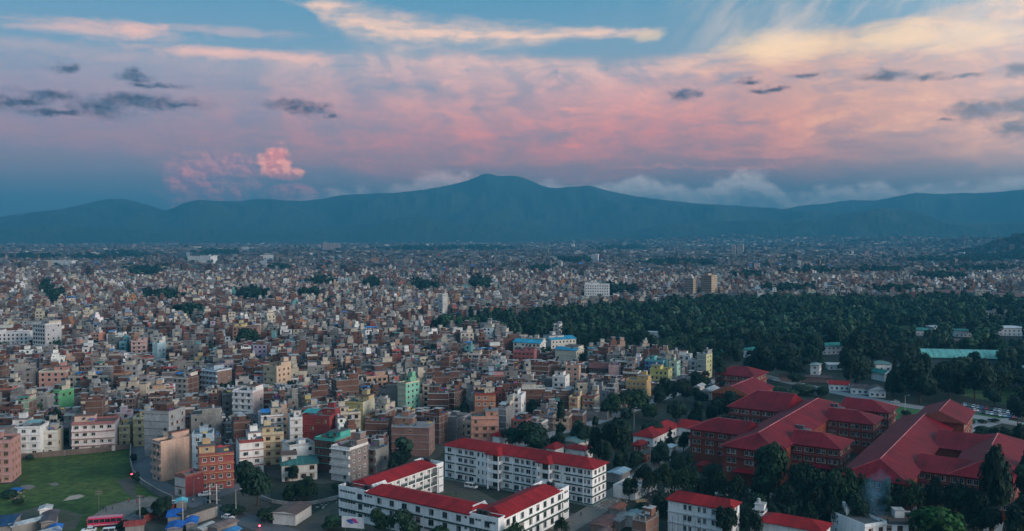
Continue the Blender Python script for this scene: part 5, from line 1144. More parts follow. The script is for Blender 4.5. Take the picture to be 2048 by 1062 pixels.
outs = far_boxes(20000, 1700, 3000, 7, 15, 6, 14, True) + far_boxes(26000, 3000, 5600, 9, 22, 6, 15, False) + far_boxes(22000, 5400, 8200, 12, 28, 6, 15, False)
# houses scattered on the far slopes and mounds
Vs, Fs, Cs_, Ms, off = [], [], [], [], 0
tv = np.concatenate(TOWN.v); Vs.append(tv); Fs.append(np.array(TOWN.f)); Cs_.append(np.array(TOWN.c)); Ms.append(np.array(TOWN.m)); off = len(tv)
for v, f, c, m_ in outs: Vs.append(v); Fs.append(f + off); Cs_.append(c); Ms.append(m_); off += len(v)
me = np_mesh('far_town', np.concatenate(Vs), np.concatenate(Fs), np.concatenate(Ms), np.concatenate(Cs_), MATS)
link('far_town', me, None, 'stuff')

# ------------------------------------------------------------------ trees
def crown(seed, kind, nq, q):
    """leaf-clump faces through a lobed crown of height 1 (base at 0) and radius about .5"""
    R = np.random.RandomState(seed); L = []
    if kind == 'round':
        for k in range(11): a = R.uniform(0, 6.28); rr = .30 * math.sqrt(R.rand()); z = R.uniform(.34, .80); L.append((rr * math.cos(a), rr * math.sin(a), z, R.uniform(.17, .27) * (1.1 - .5 * abs(z - .5)), 1.0))
    elif kind == 'tall':
        for k in range(13): a = R.uniform(0, 6.28); z = R.uniform(.16, .9); rr = .17 * math.sqrt(R.rand()) * (1.15 - z * .7); L.append((rr * math.cos(a), rr * math.sin(a), z, R.uniform(.10, .17) * (1.2 - .65 * z), 1.25))
    elif kind == 'fir':
        for k in range(14): z = .14 + .80 * k / 13; a = R.uniform(0, 6.28); w_ = .27 * (1 - z) + .03; L.append((w_ * .35 * math.cos(a), w_ * .35 * math.sin(a), z, w_ * R.uniform(.7, 1), .55))
    elif kind == 'willow':
        for k in range(12): a = R.uniform(0, 6.28); rr = .30 * math.sqrt(R.rand()); z = .80 - rr * .9 + R.uniform(-.12, .08); L.append((rr * math.cos(a), rr * math.sin(a), z, R.uniform(.14, .22), 1.3))
    else:
        for k in range(6): a = R.uniform(0, 6.28); rr = .25 * R.rand(); L.append((rr * math.cos(a), rr * math.sin(a), R.uniform(.25, .55), R.uniform(.25, .38), .9))
    L = np.array(L); wgt = L[:, 3] ** 2; i = R.choice(len(L), nq, p=wgt / wgt.sum()); n = R.normal(size=(nq, 3)); n /= np.linalg.norm(n, axis=1)[:, None]; n[:, 2] = np.where(n[:, 2] < -.5, -n[:, 2], n[:, 2])
    p = L[i, :3] + n * L[i, 3:4] * np.c_[np.ones(nq), np.ones(nq), L[i, 4]] * R.uniform(.72, 1.08, (nq, 1))
    if kind == 'willow': p[:, 2] -= R.exponential(.07, nq) * (np.hypot(p[:, 0], p[:, 1]) > .2)
    p[:, 2] = np.clip(p[:, 2], .04, 1.05)
    nn = n + R.normal(size=(nq, 3)) * .30; nn /= np.linalg.norm(nn, axis=1)[:, None]
    t = np.cross(nn, R.normal(size=(nq, 3))); t /= np.linalg.norm(t, axis=1)[:, None]; b = np.cross(nn, t)
    if kind == 'willow': t = t * .6; b = b * .6 + np.array([0, 0, -.7])
    s = (q * R.uniform(.6, 1.35, (nq, 1))); asp = R.uniform(.55, 1.0, (nq, 1))
    V_ = np.stack([p - t * s - b * s * asp * .4, p - b * s * asp + t * s * .2, p + t * s + b * s * asp * .3, p + b * s * asp - t * s * .3], 1).reshape(-1, 3)
    return V_, np.arange(nq * 4).reshape(-1, 4), R
LEAFC = {'dark': (.010, .026, .017), 'mid': (.017, .040, .020), 'bright': (.018, .066, .016), 'pale': (.026, .048, .031)}
CR = {}
def crown_mesh(kind, tone, v, nq=2000, q=.044):
    key = (kind, tone, v)
    if key not in CR:
        nq2 = {'round': nq, 'tall': nq, 'fir': int(nq * .8), 'willow': int(nq * 1.1), 'bush': nq // 3}[kind]; q2 = {'round': q, 'tall': q * .72, 'fir': q * .75, 'willow': q * .9, 'bush': q * 1.6}[kind]
        V_, Fq, R = crown(100 + v * 7 + len(kind), kind, nq2, q2); c = np.array(LEAFC[tone]) * R.uniform(.62, 1.42, (nq2, 1)) * R.uniform(.9, 1.1, (nq2, 3))
        CR[key] = np_mesh('crown', V_, Fq, np.zeros(nq2, 'i'), c, [LEAF])
    return CR[key]
TR = {}
def trunk_mesh(kind, v):
    key = (kind, v)
    if key not in TR:
        b = MB(); R = random.Random(v + 50); top = {'round': .6, 'tall': .8, 'fir': .93, 'willow': .62, 'bush': .3}[kind]; r = {'round': .028, 'tall': .016, 'fir': .02, 'willow': .03, 'bush': .012}[kind]
        pts = [(0, 0, -.02)]
        for k in range(1, 5): pts.append((R.uniform(-.02, .02), R.uniform(-.02, .02), top * k / 4))
        for k in range(4): b.bar(pts[k], pts[k + 1], r * (1 - k * .2), T_, (.08, .06, .045), 6, r * (.8 - k * .2))
        for k in range(5): z = top * R.uniform(.4, .9); a = R.uniform(0, 6.28); q = {'round': .22, 'tall': .07, 'fir': .05, 'willow': .2, 'bush': .2}[kind]; b.bar((0, 0, z), (q * math.cos(a), q * math.sin(a), z + q * .7), r * .45, T_, (.08, .06, .045), 4, r * .15)
        TR[key] = b.mesh('trunk')
    return TR[key]
KINDN = {'round': 'broad-crowned tree', 'tall': 'tall narrow tree', 'fir': 'pointed conifer', 'willow': 'drooping willow', 'bush': 'low bush'}
NTREE = 0; TREEL = []
def tree(X, Y, hgt, rad, kind, tone, label=None, group='trees of the wood and gardens'):
    global NTREE
    v = rs.randrange(5); nm = {'fir': 'conifer_tree', 'willow': 'willow_tree', 'bush': 'bush'}.get(kind, 'broadleaf_tree')
    root = thing(nm, label or '', 'bush' if kind == 'bush' else 'tree', X, Y, 0, rs.uniform(0, 6.28), group)
    kx = rad / {'round': .5, 'tall': .3, 'fir': .28, 'willow': .46, 'bush': .55}[kind]
    c = link('crown', crown_mesh(kind, tone, v), root); c.scale = (kx, kx * rs.uniform(.88, 1.12), hgt)
    t = link('trunk', trunk_mesh(kind, v), root); t.scale = (hgt * .8, hgt * .8, hgt); NTREE += 1
    if not label:
        px, py = proj(X, Y, hgt * .5); sz = 'tall' if hgt > 14 else ('small' if hgt < 8 else '')
        k = KINDN[kind].replace('tall ', '') if sz == 'tall' else KINDN[kind]
        TREEL.append((root, ' '.join(x for x in (sz, {'dark': 'dark green', 'mid': 'green', 'bright': 'bright green', 'pale': 'grey green'}[tone], k) if x), None, px, py))
    return root
def tpx(xl, xr, ytop, yb, kind='round', tone='dark'):
    X, Y = at((xl + xr) / 2, yb); k = Y * math.cos(PIT) + CH * math.sin(PIT)
    hgt = (yb - ytop) * k / F * 1.0; rad = (xr - xl) / 2 * k / F
    tree(X, Y, max(2.0, hgt), max(1.0, rad), kind, tone)
T_LIST = [(472, 556, 918, 1012, 'round', 'dark'), (585, 640, 952, 1002, 'round', 'mid'), (560, 600, 962, 1000, 'bush', 'mid'), (500, 560, 1008, 1042, 'bush', 'mid'), (742, 790, 1014, 1072, 'round', 'mid'), (785, 845, 1016, 1080, 'round', 'mid'), (850, 905, 1040, 1085, 'bush', 'mid'), (300, 345, 992, 1040, 'round', 'dark'), (410, 440, 985, 1008, 'bush', 'dark'),
  (770, 800, 905, 950, 'bush', 'dark'), (780, 830, 900, 945, 'round', 'dark'), (660, 690, 960, 985, 'bush', 'dark'), (1030, 1112, 842, 905, 'round', 'dark'), (1000, 1050, 855, 895, 'round', 'dark'), (1104, 1138, 798, 885, 'tall', 'dark'), (1136, 1166, 836, 890, 'round', 'dark'), (1150, 1185, 845, 895, 'round', 'dark'), (1174, 1210, 832, 925, 'tall', 'dark'), (1200, 1264, 834, 932, 'round', 'dark'), (1225, 1262, 870, 945, 'tall', 'dark'), (1190, 1225, 880, 950, 'round', 'dark'),
  (1200, 1245, 785, 835, 'round', 'mid'), (1235, 1300, 778, 832, 'round', 'mid'), (1306, 1352, 755, 806, 'round', 'dark'), (1340, 1395, 758, 806, 'round', 'dark'), (1300, 1335, 780, 815, 'round', 'dark'), (1330, 1376, 800, 855, 'round', 'dark'), (1374, 1416, 796, 852, 'tall', 'dark'), (1422, 1486, 784, 842, 'round', 'dark'), (1328, 1352, 852, 905, 'fir', 'dark'), (1422, 1462, 716, 782, 'tall', 'dark'), (1455, 1492, 728, 776, 'round', 'dark'), (1380, 1425, 740, 780, 'round', 'mid'), (1250, 1290, 900, 945, 'round', 'dark'), (1300, 1330, 905, 930, 'bush', 'dark'),
  (1276, 1318, 935, 1004, 'willow', 'dark'), (1300, 1356, 928, 1004, 'willow', 'mid'), (1345, 1402, 935, 1006, 'willow', 'mid'), (1392, 1432, 955, 1012, 'round', 'dark'), (1412, 1466, 945, 1016, 'willow', 'mid'), (1450, 1506, 950, 1025, 'willow', 'dark'), (1488, 1586, 882, 1005, 'round', 'mid'), (1560, 1622, 925, 1030, 'willow', 'dark'), (1590, 1650, 922, 1026, 'round', 'dark'), (1620, 1690, 930, 1044, 'round', 'dark'), (1660, 1730, 936, 1050, 'willow', 'mid'), (1700, 1752, 945, 1052, 'willow', 'dark'), (1540, 1600, 968, 1045, 'willow', 'dark'), (1600, 1660, 975, 1052, 'willow', 'dark'), (1490, 1545, 985, 1046, 'willow', 'mid'),
  (1752, 1806, 948, 1046, 'round', 'dark'), (1790, 1852, 955, 1050, 'willow', 'mid'), (1840, 1906, 958, 1052, 'willow', 'dark'), (1890, 1950, 962, 1054, 'round', 'dark'), (1808, 1918, 1000, 1092, 'round', 'bright'), (1952, 2016, 880, 1064, 'round', 'dark'), (2022, 2080, 885, 1010, 'round', 'dark'), (2000, 2070, 985, 1092, 'round', 'dark'), (2035, 2095, 930, 1030, 'round', 'mid'), (1925, 1985, 975, 1068, 'willow', 'dark'), (1420, 1478, 1006, 1090, 'round', 'dark'), (1474, 1526, 1012, 1092, 'willow', 'dark'), (1105, 1140, 1035, 1078, 'willow', 'mid'), (1010, 1050, 1040, 1110, 'willow', 'mid'), (1640, 1700, 990, 1062, 'willow', 'dark'), (1690, 1745, 985, 1066, 'round', 'dark'), (1560, 1610, 990, 1062, 'bush', 'dark'),
  (1690, 1740, 670, 768, 'fir', 'dark'), (1678, 1722, 690, 772, 'round', 'dark'), (1772, 1806, 712, 792, 'fir', 'dark'), (1800, 1880, 716, 806, 'round', 'dark'), (1762, 1800, 740, 798, 'round', 'dark'), (1870, 1925, 720, 798, 'round', 'dark'), (1915, 1985, 712, 805, 'round', 'dark'), (1975, 2025, 735, 790, 'round', 'mid'), (2010, 2060, 790, 850, 'round', 'dark'), (2020, 2070, 845, 915, 'round', 'dark'), (1500, 1560, 685, 758, 'round', 'dark'), (1545, 1618, 690, 760, 'round', 'dark'), (1480, 1520, 700, 748, 'tall', 'dark'), (1608, 1648, 684, 732, 'round', 'dark'), (1690, 1760, 660, 730, 'round', 'dark'), (1640, 1700, 640, 700, 'round', 'dark'), (1935, 1962, 700, 738, 'round', 'dark'),
  (1350, 1384, 860, 905, 'round', 'dark'), (1300, 1340, 880, 935, 'round', 'dark'), (1336, 1372, 900, 950, 'round', 'dark'), (1262, 1300, 925, 975, 'round', 'dark'), (1362, 1396, 905, 960, 'tall', 'dark'), (1406, 1440, 925, 985, 'round', 'dark'), (1280, 1330, 842, 880, 'round', 'dark'), (1205, 1250, 842, 880, 'round', 'dark'), (1385, 1420, 775, 812, 'round', 'dark'), (1410, 1445, 808, 850, 'round', 'dark'), (1470, 1500, 790, 830, 'round', 'mid'), (1440, 1480, 830, 872, 'round', 'dark'), (1965, 2010, 775, 815, 'round', 'dark'), (2025, 2075, 770, 820, 'round', 'dark'), (1880, 1915, 745, 790, 'round', 'dark'), (1838, 1870, 765, 800, 'round', 'dark'), (2010, 2050, 850, 900, 'round', 'dark'), (1975, 2015, 850, 890, 'round', 'dark'), (2040, 2085, 860, 930, 'round', 'dark'), (2030, 2070, 985, 1050, 'round', 'dark'), (1960, 2010, 1010, 1080, 'round', 'dark'), (1880, 1930, 1030, 1090, 'round', 'dark'), (1530, 1580, 1005, 1062, 'round', 'dark'), (1590, 1640, 1005, 1066, 'willow', 'dark'), (1500, 1540, 940, 1010, 'round', 'dark'), (1300, 1350, 985, 1030, 'round', 'dark'), (1360, 1410, 990, 1040, 'round', 'mid'), (1240, 1276, 950, 1000, 'round', 'dark'), (1095, 1130, 860, 905, 'round', 'dark'), (1060, 1095, 868, 905, 'round', 'dark'), (1240, 1275, 815, 850, 'round', 'dark'), (1280, 1318, 805, 842, 'round', 'mid'), (1575, 1615, 745, 772, 'round', 'dark'), (1490, 1530, 752, 785, 'bush', 'mid'),
  (1520, 1580, 765, 790, 'bush', 'mid'), (1580, 1640, 762, 790, 'bush', 'pale'), (1625, 1665, 770, 795, 'bush', 'mid'), (1545, 1600, 775, 800, 'bush', 'mid'), (1720, 1750, 808, 822, 'bush', 'dark'), (1760, 1790, 812, 826, 'bush', 'dark'), (1800, 1826, 818, 832, 'bush', 'dark'), (1680, 1712, 795, 812, 'bush', 'dark'), (1930, 1950, 838, 848, 'bush', 'dark'), (1955, 1975, 836, 846, 'bush', 'dark'), (1975, 2000, 835, 845, 'bush', 'dark'), (1950, 2010, 855, 885, 'round', 'dark'), (1990, 2040, 860, 905, 'round', 'dark'), (1500, 1540, 715, 750, 'round', 'dark'),
  (1440, 1470, 1000, 1030, 'bush', 'dark'), (1320, 1370, 990, 1035, 'bush', 'dark'), (1365, 1420, 985, 1025, 'bush', 'dark'), (1700, 1760, 1010, 1050, 'bush', 'dark'), (1640, 1690, 1010, 1050, 'bush', 'dark'), (1920, 1990, 1010, 1070, 'round', 'dark'), (1260, 1300, 1000, 1040, 'bush', 'dark'), (0, 40, 978, 996, 'bush', 'dark'), (20, 48, 995, 1010, 'bush', 'mid'), (52, 70, 905, 920, 'bush', 'dark'), (256, 276, 905, 925, 'bush', 'dark'), (262, 282, 940, 965, 'bush', 'dark'), (225, 270, 1035, 1062, 'bush', 'dark'), (270, 300, 1012, 1035, 'bush', 'mid'), (640, 700, 1025, 1060, 'bush', 'mid'), (440, 500, 1005, 1030, 'bush', 'dark'),
  (470, 520, 655, 700, 'round', 'dark'), (495, 512, 672, 705, 'round', 'dark'), (675, 740, 770, 815, 'round', 'dark'), (845, 885, 690, 725, 'round', 'dark'), (880, 925, 688, 722, 'round', 'dark'), (1192, 1222, 755, 790, 'round', 'dark'), (1160, 1182, 725, 748, 'round', 'dark'), (142, 178, 665, 700, 'round', 'dark'), (178, 215, 680, 706, 'round', 'dark'), (205, 240, 678, 704, 'round', 'dark'), (50, 85, 735, 762, 'round', 'dark'), (905, 940, 805, 850, 'round', 'dark'), (835, 858, 815, 850, 'round', 'dark'), (415, 438, 845, 872, 'bush', 'dark'), (448, 462, 830, 866, 'tall', 'dark'), (570, 600, 930, 965, 'round', 'dark')]
for t in T_LIST: tpx(*t)
# the wood: nearest trees one by one, the deeper ones as a mass
cand = []
xs0, ys0 = PW[:, 0].min(), PW[:, 1].min(); 
for k in range(9000):
    X = nr.uniform(PW[:, 0].min(), min(PW[:, 0].max(), 950)); Y = nr.uniform(PW[:, 1].min(), PW[:, 1].max()); cand.append((X, Y))
cand = np.array(cand); cand = cand[inside(PW, cand[:, 0], cand[:, 1])]; keep = []; cell = {}
for X, Y in cand:
    q = (int(X // 9), int(Y // 9)); ok = True
    for i in (-1, 0, 1):
        for j in (-1, 0, 1):
            for (a, b) in cell.get((q[0] + i, q[1] + j), ()):
                if (a - X) ** 2 + (b - Y) ** 2 < (60 if rs.random() < .6 else 95): ok = False
    if not ok or blocked(X, Y, 3): continue
    # keep the view clear in front of the bungalows
    px, py = proj(X, Y, 0); cl = False
    for (bx, by, rx, ry) in ((1660, 718, 30, 16), (1632, 757, 22, 12), (1765, 772, 22, 14), (1930, 745, 80, 22), (1845, 684, 40, 12), (1925, 688, 26, 13), (2010, 690, 45, 18), (1505, 728, 26, 14), (1440, 730, 14, 14), (1990, 648, 26, 10), (1118, 690, 16, 14), (1306, 690, 18, 14), (1585, 706, 12, 10), (1665, 750, 22, 10), (1985, 800, 40, 14)):
        if abs(px - bx) < rx and abs(py - by) < ry: cl = True
    if cl: continue
    cell.setdefault(q, []).append((X, Y)); keep.append((X, Y))
keep.sort(key=lambda p: p[0] ** 2 + p[1] ** 2)
FV, FF, FC, foff = [], [], [], 0
def add_mass(X, Y, Z, hgt, rad, kind, tone, nq, q):
    global foff
    key = ('m', kind, nq, rs.randrange(6))
    if key not in CR: CR[key] = crown(300 + key[3] * 11, kind, nq, q)[:2]
    V_, Fq = CR[key]; a = rs.uniform(0, 6.28); ca, sa = math.cos(a), math.sin(a); kx = rad / {'round': .5, 'tall': .3, 'fir': .28}[kind]
    FV.append(np.c_[X + (V_[:, 0] * ca - V_[:, 1] * sa) * kx, Y + (V_[:, 0] * sa + V_[:, 1] * ca) * kx, Z + V_[:, 2] * hgt]); FF.append(Fq + foff); foff += len(V_)
    FC.append(np.array(LEAFC[tone]) * rs.uniform(.55, 1.6) * nr.uniform(.65, 1.4, (len(Fq), 1)))
def tone_at(X, Y): return rs.choice(['dark', 'dark', 'mid', 'dark', 'mid', 'pale'])
for (X, Y) in keep:
    kind = rs.choices(['round', 'tall', 'fir'], [80, 14, 6])[0]; hgt = rs.uniform(9, 19); rad = {'round': rs.choice([rs.uniform(4, 6), rs.uniform(5.5, 8), rs.uniform(7.5, 10.5)]), 'tall': rs.uniform(2.8, 4.2), 'fir': rs.uniform(2.4, 3.4)}[kind]; px, py = proj(X, Y, 8)
    if NTREE < 292 and -20 < px < 2068: tree(X, Y, hgt, rad, kind, tone_at(X, Y))
    elif -100 < px < 2200: add_mass(X, Y, 0, hgt, rad, kind, tone_at(X, Y), 210, .112)
me = np_mesh('forest', np.concatenate(FV), np.concatenate(FF), np.zeros(sum(len(f) for f in FF), 'i'), np.concatenate(FC), [LEAF]); link('forest', me, None, 'stuff')
relabel([(r, d, 'standing', px, py) for r, d, _, px, py in TREEL])
# trees between the town houses and clumps farther off, one mass
FV, FF, FC, foff = [], [], [], 0
for (X, Y, rad, n_) in CITY_TREES:
    if Y < 1700: add_mass(X, Y, 0, rs.uniform(6, 12), rad, 'round', rs.choice(['dark', 'dark', 'mid']), 130, .11)
for (px, py, rx, ry) in CL:
    D = CH * F / (py - 466); n_ = int(16 + rx * .5)
    for k in range(n_):
        x = px + rs.gauss(0, .5) * rx; y = py + rs.gauss(0, .4) * ry; y = max(y, 474); X, Y = at(x, y); s = max(1.0, Y / 1500)
        add_mass(X, Y, float(hz(np.array([X]), np.array([Y]))[0]), rs.uniform(12, 18) * (s ** .3), rs.uniform(6, 8.5) * s ** .6, 'round', rs.choice(['dark', 'dark', 'mid']), 70, .15)
for k in range(4200):
    Y = rs.uniform(900, 7500); X = rs.uniform(-.62, .62) * Y
    if inside(PC, np.array([X]), np.array([Y]))[0]: continue
    if float(fbm2(np.array([X / 170.]), np.array([Y / 170.]), 5, 3)[0]) < .45 and rs.random() < .75: continue
    s = max(1.0, Y / 2200); add_mass(X, Y, float(hz(np.array([X]), np.array([Y]))[0]), rs.uniform(8, 13), rs.uniform(4, 7) * s, 'round', rs.choice(['dark', 'dark', 'mid']), 26, .25)
mx, my, mh, mrx, mry = MO[7]
for (mx, my, mh, mrx, mry) in MO[7:]:
    for k in range(420):
        X = mx + rs.uniform(-1.6, 1.6) * mrx; Y = my + rs.uniform(-1.6, .6) * mry; add_mass(X, Y, float(hz(np.array([X]), np.array([Y]))[0]) - 1, rs.uniform(10, 15), rs.uniform(6, 10), 'round', 'dark', 26, .25)
me = np_mesh('town_trees', np.concatenate(FV), np.concatenate(FF), np.zeros(sum(len(f) for f in FF), 'i'), np.concatenate(FC), [LEAF]); link('town_trees', me, None, 'stuff')

# ------------------------------------------------------------------ walls, fences, poles
def seg_wall(name, label, line, hgt, th, c, m=P_, cap_c=None):
    P = [Vector(at(*p)) for p in line]; root = thing(name, label, 'wall', P[0].x, P[0].y)
    for p, q in zip(P[:-1], P[1:]):
        n = max(1, int((q - p).length / 6)); ang = math.atan2((q - p).y, (q - p).x)
        for k in range(n):
            a = p.lerp(q, k / n) - P[0]; L = (q - p).length / n; b = MB(); b.box(0, L - .03, -th / 2, th / 2, 0, hgt, m, c, bottom=False); b.box(-.15, .15, -th / 2 - .06, th / 2 + .06, 0, hgt + .12, C_, cap_c or c, bottom=False); b.box(.151, L - .151, -th / 2 - .05, th / 2 + .05, hgt + .001, hgt + .09, C_, cap_c or c)
            o = b.build('wall_panel', root); o.location = (a.x, a.y, 0); o.rotation_euler = (0, 0, ang)
    return root
seg_wall('compound_wall', 'dark brick wall along the far side of the grass field below the houses', [(40, 919), (130, 911), (200, 905), (260, 897)], 2.2, .3, (.16, .12, .10), B_, (.2, .19, .18))
seg_wall('compound_wall', 'grey roadside wall curving round the field beside the road', [(262, 897), (260, 925), (266, 950), (284, 970), (312, 988), (345, 1004)], 2.0, .3, (.18, .175, .17), C_, (.24, .23, .22))
seg_wall('garden_wall', 'low pale curved garden wall left of the courtyard school', [(518, 996), (545, 1006), (580, 1011), (620, 1010), (650, 1004), (678, 997)], 1.1, .3, (.40, .39, .37), C_)
seg_wall('compound_wall', 'rusty red sheet fence beside the blue tarpaulin sheds', [(288, 1046), (322, 1030), (352, 1020)], 2.2, .15, (.28, .07, .06), S_, (.2, .06, .05))
seg_wall('compound_wall', 'brick wall along the dirt road below the court trees', [(1320, 1010), (1262, 1040), (1228, 1070)], 1.8, .3, (.22, .13, .10), B_)
seg_wall('court_wall', 'pale wall between the court garden and the drooping trees', [(1330, 985), (1400, 972), (1480, 985), (1560, 1000)], 1.6, .25, (.45, .46, .46), P_)
def fence(label, line, hgt=1.5):
    P = [Vector(at(*p)) for p in line]; root = thing('iron_fence', label, 'fence', P[0].x, P[0].y)
    for p, q in zip(P[:-1], P[1:]):
        n = max(1, int((q - p).length / 2.2))
        for k in range(n):
            a = p.lerp(q, k / n) - P[0]; c = p.lerp(q, (k + 1) / n) - P[0]; b = MB(); b.box(a.x - .06, a.x + .06, a.y - .06, a.y + .06, 0, hgt, P_, (.12, .13, .14)); b.build('post', root); b = MB()
            for z in (.3, hgt - .2): b.bar((a.x, a.y, z), (c.x, c.y, z), .035, P_, (.12, .13, .14), 4)
            for j in range(1, 5): e = a.lerp(c, j / 5); b.bar((e.x, e.y, .2), (e.x, e.y, hgt - .1), .018, P_, (.12, .13, .14), 3)
            b.build('rail', root)
fence('dark iron fence along the right edge of the main road', [(432, 1003), (462, 1018), (500, 1034), (540, 1050)])
fence('dark iron fence along the side road in front of the big dark tree', [(438, 999), (475, 987), (520, 975)])
def pole(name, label, px, yb, hgt, arms=2, lamp=False, r=.14, c=(.42, .42, .40)):
    X, Y = at(px, yb); root = thing(name, label, 'pole' if not lamp else 'street lamp', X, Y)
    b = MB(); b.bar((0, 0, 0), (0, 0, hgt), r, C_, c, 7, r * .7); b.build('shaft', root)
    for k in range(arms): b = MB(); z = hgt - .4 - k * .8; b.box(-1.0, 1.0, -.06, .06, z, z + .1, C_, (.2, .2, .2)); [b.cyl(x, 0, z + .1, z + .32, .07, .05, 6, P_, (.5, .3, .2)) for x in (-.85, -.3, .3, .85)]; b.build('cross_arm', root)
    if lamp: b = MB(); b.bar((0, 0, hgt - .1), (1.6, -.4, hgt + .35), .05, C_, c, 5); b.build('arm', root); b = MB(); b.box(1.4, 2.1, -.55, -.3, hgt + .25, hgt + .42, P_, (.5, .5, .5)); b.build('lamp_head', root)
    return root
tp_ = thing('transformer_pole', 'twin concrete pole carrying a transformer at the road junction', 'pole', *at(427, 1032))
for x in (-1.1, 1.1): b = MB(); b.bar((x, 0, 0), (x, 0, 10.5), .2, C_, (.5, .5, .48), 7, .15); b.build('pole', tp_)
for z in (5.2, 8.2, 9.6): b = MB(); b.box(-2.2, 2.2, -.1, .1, z, z + .16, C_, (.3, .3, .3)); b.build('cross_arm', tp_)
b = MB(); b.box(-.8, .8, -.5, .5, 5.37, 6.9, P_, (.10, .11, .12)); [b.cyl(x, 0, 6.9, 7.3, .1, .08, 6, P_, (.4, .2, .12)) for x in (-.5, 0, .5)]; b.build('transformer', tp_)
pole('utility_pole', 'slim dark utility pole behind the red bus', 198, 1036, 9, 2, c=(.12, .12, .12), r=.11); pole('utility_pole', 'pale concrete utility pole beside the dirt track', 280, 1040, 8, 1); pole('street_lamp', 'grey street lamp beside the fence of the main road', 472, 1034, 9, 0, True)
pole('utility_pole', 'pale pole standing between the blue tarpaulin sheds', 366, 1058, 8.5, 1); pole('street_lamp', 'street lamp at the corner of the side road', 388, 1004, 8, 0, True, c=(.2, .2, .2)); pole('utility_pole', 'slim pole behind the low white court house', 1268, 862, 10, 2, c=(.3, .3, .3)); pole('flag_pole', 'tall white mast among the firs of the wood', 1714, 738, 18, 0, c=(.6, .6, .6))
pole('utility_pole', 'utility pole beside the dirt road east of the long school', 1300, 938, 9, 2, c=(.25, .25, .24)); pole('street_lamp', 'slim lamp post along the court entrance road', 1810, 822, 8, 0, True)
wr = MB(); A = Vector((*at(427, 1032), 9.7)); Bp = Vector((*at(472, 1034), 8.6)); Cp = Vector((*at(280, 1040), 7.6)); Dp = Vector((*at(388, 1004), 7.6))
def wires(label, p, q, sag):
    root = None; b = MB(); o0 = p.copy()
    for off in (-.6, 0, .6):
        pts = [(p.lerp(q, t / 8) + Vector((0, off, -sag * 4 * (t / 8) * (1 - t / 8))) - o0) for t in range(9)]
        for s_, e_ in zip(pts[:-1], pts[1:]): b.bar(s_, e_, .022, K_, (.02, .02, .02), 3)
    o = b.build('power_line', None); o.location = o0; tag(o, label, 'cable')
wires('sagging black power lines between the transformer pole and the dirt track pole', A, Cp, 1.6); wires('sagging black power lines from the transformer pole to the corner lamp', A, Dp, .8)

# ------------------------------------------------------------------ vehicles
def car_mesh_parts(bc, van=False):
    L, Wd = (4.3, 1.7) if not van else (4.8, 1.85); b = MB(); h0 = .32
    prof = [(-L / 2, h0), (-L / 2, .78), (-L / 2 + .25, .86), (-L / 2 + 1.15, .95), (L / 2 - .7, .98), (L / 2 - .05, .92), (L / 2, .55), (L / 2, h0)]
    def extr(b, prof, w, m, c, w2=None):
        w2 = w2 or [w] * len(prof); n = len(prof); i = len(b.v); b.v += [(x, -ww, z) for (x, z), ww in zip(prof, w2)] + [(x, ww, z) for (x, z), ww in zip(prof, w2)]
        for k in range(n): j = (k + 1) % n; b.f.append((i + k, i + n + k, i + n + j, i + j)); b.m.append(m); b.c.append(c)
        b.f.append(tuple(range(i, i + n))); b.f.append(tuple(reversed(range(i + n, i + 2 * n)))); b.m += [m, m]; b.c += [c, c]
    extr(b, prof, Wd / 2, G_, bc)
    g = MB(); top = 1.46 if not van else 1.85
    x0, x1, x2, x3 = (-L / 2 + 1.0, -L / 2 + 1.75, L / 2 - 1.1, L / 2 - .45) if not van else (-L / 2 + .5, -L / 2 + 1.1, L / 2 - .3, L / 2 - .12)
    extr(g, [(x0, .93), (x1, top - .04), (x2, top - .04), (x3, .95)], 0, W_, (.02,) * 3, [Wd / 2 - .06, Wd / 2 - .2, Wd / 2 - .2, Wd / 2 - .06])
    r = MB(); r.box(x1 - .02, x2 + .02, -Wd / 2 + .18, Wd / 2 - .18, top - .05, top, G_, bc)
    for x in (x1, (x1 + x2) / 2, x2):
        for s in (-1, 1): r.bar((x, s * (Wd / 2 - .05), .94), (x, s * (Wd / 2 - .18), top - .03), .05, G_, bc, 4)
    wm = MB()
    for k in range(12): pass
    i = 0; wv = MB()
    n = 10
    for k in range(n): t = 2 * math.pi * k / n; wv.v += [(.32 * math.cos(t), -.1, .32 * math.sin(t)), (.32 * math.cos(t), .1, .32 * math.sin(t))]
    for k in range(n): a, c = 2 * k, 2 * ((k + 1) % n); wv.f.append((a, c, c + 1, a + 1)); wv.m.append(K_); wv.c.append((.02, .02, .02))
    wv.f.append(tuple(2 * k for k in range(n))); wv.f.append(tuple(2 * k + 1 for k in reversed(range(n)))); wv.m += [K_, K_]; wv.c += [(.25, .25, .25)] * 2
    li = MB(); [li.box(-L / 2 - .03, -L / 2 + .1, s * .55 - .18, s * .55 + .18, .62, .78, P_, (.7, .7, .68)) for s in (-1, 1)]; tl = MB(); [tl.box(L / 2 - .1, L / 2 + .03, s * .6 - .14, s * .6 + .14, .65, .82, P_, (.4, .02, .02)) for s in (-1, 1)]
    return {'body': b.mesh('body'), 'windows': g.mesh('windows'), 'roof': r.mesh('roof'), 'wheel': wv.mesh('wheel'), 'headlights': li.mesh('headlights'), 'tail_lights': tl.mesh('tail_lights'), 'L': L, 'W': Wd}
CARM = {}
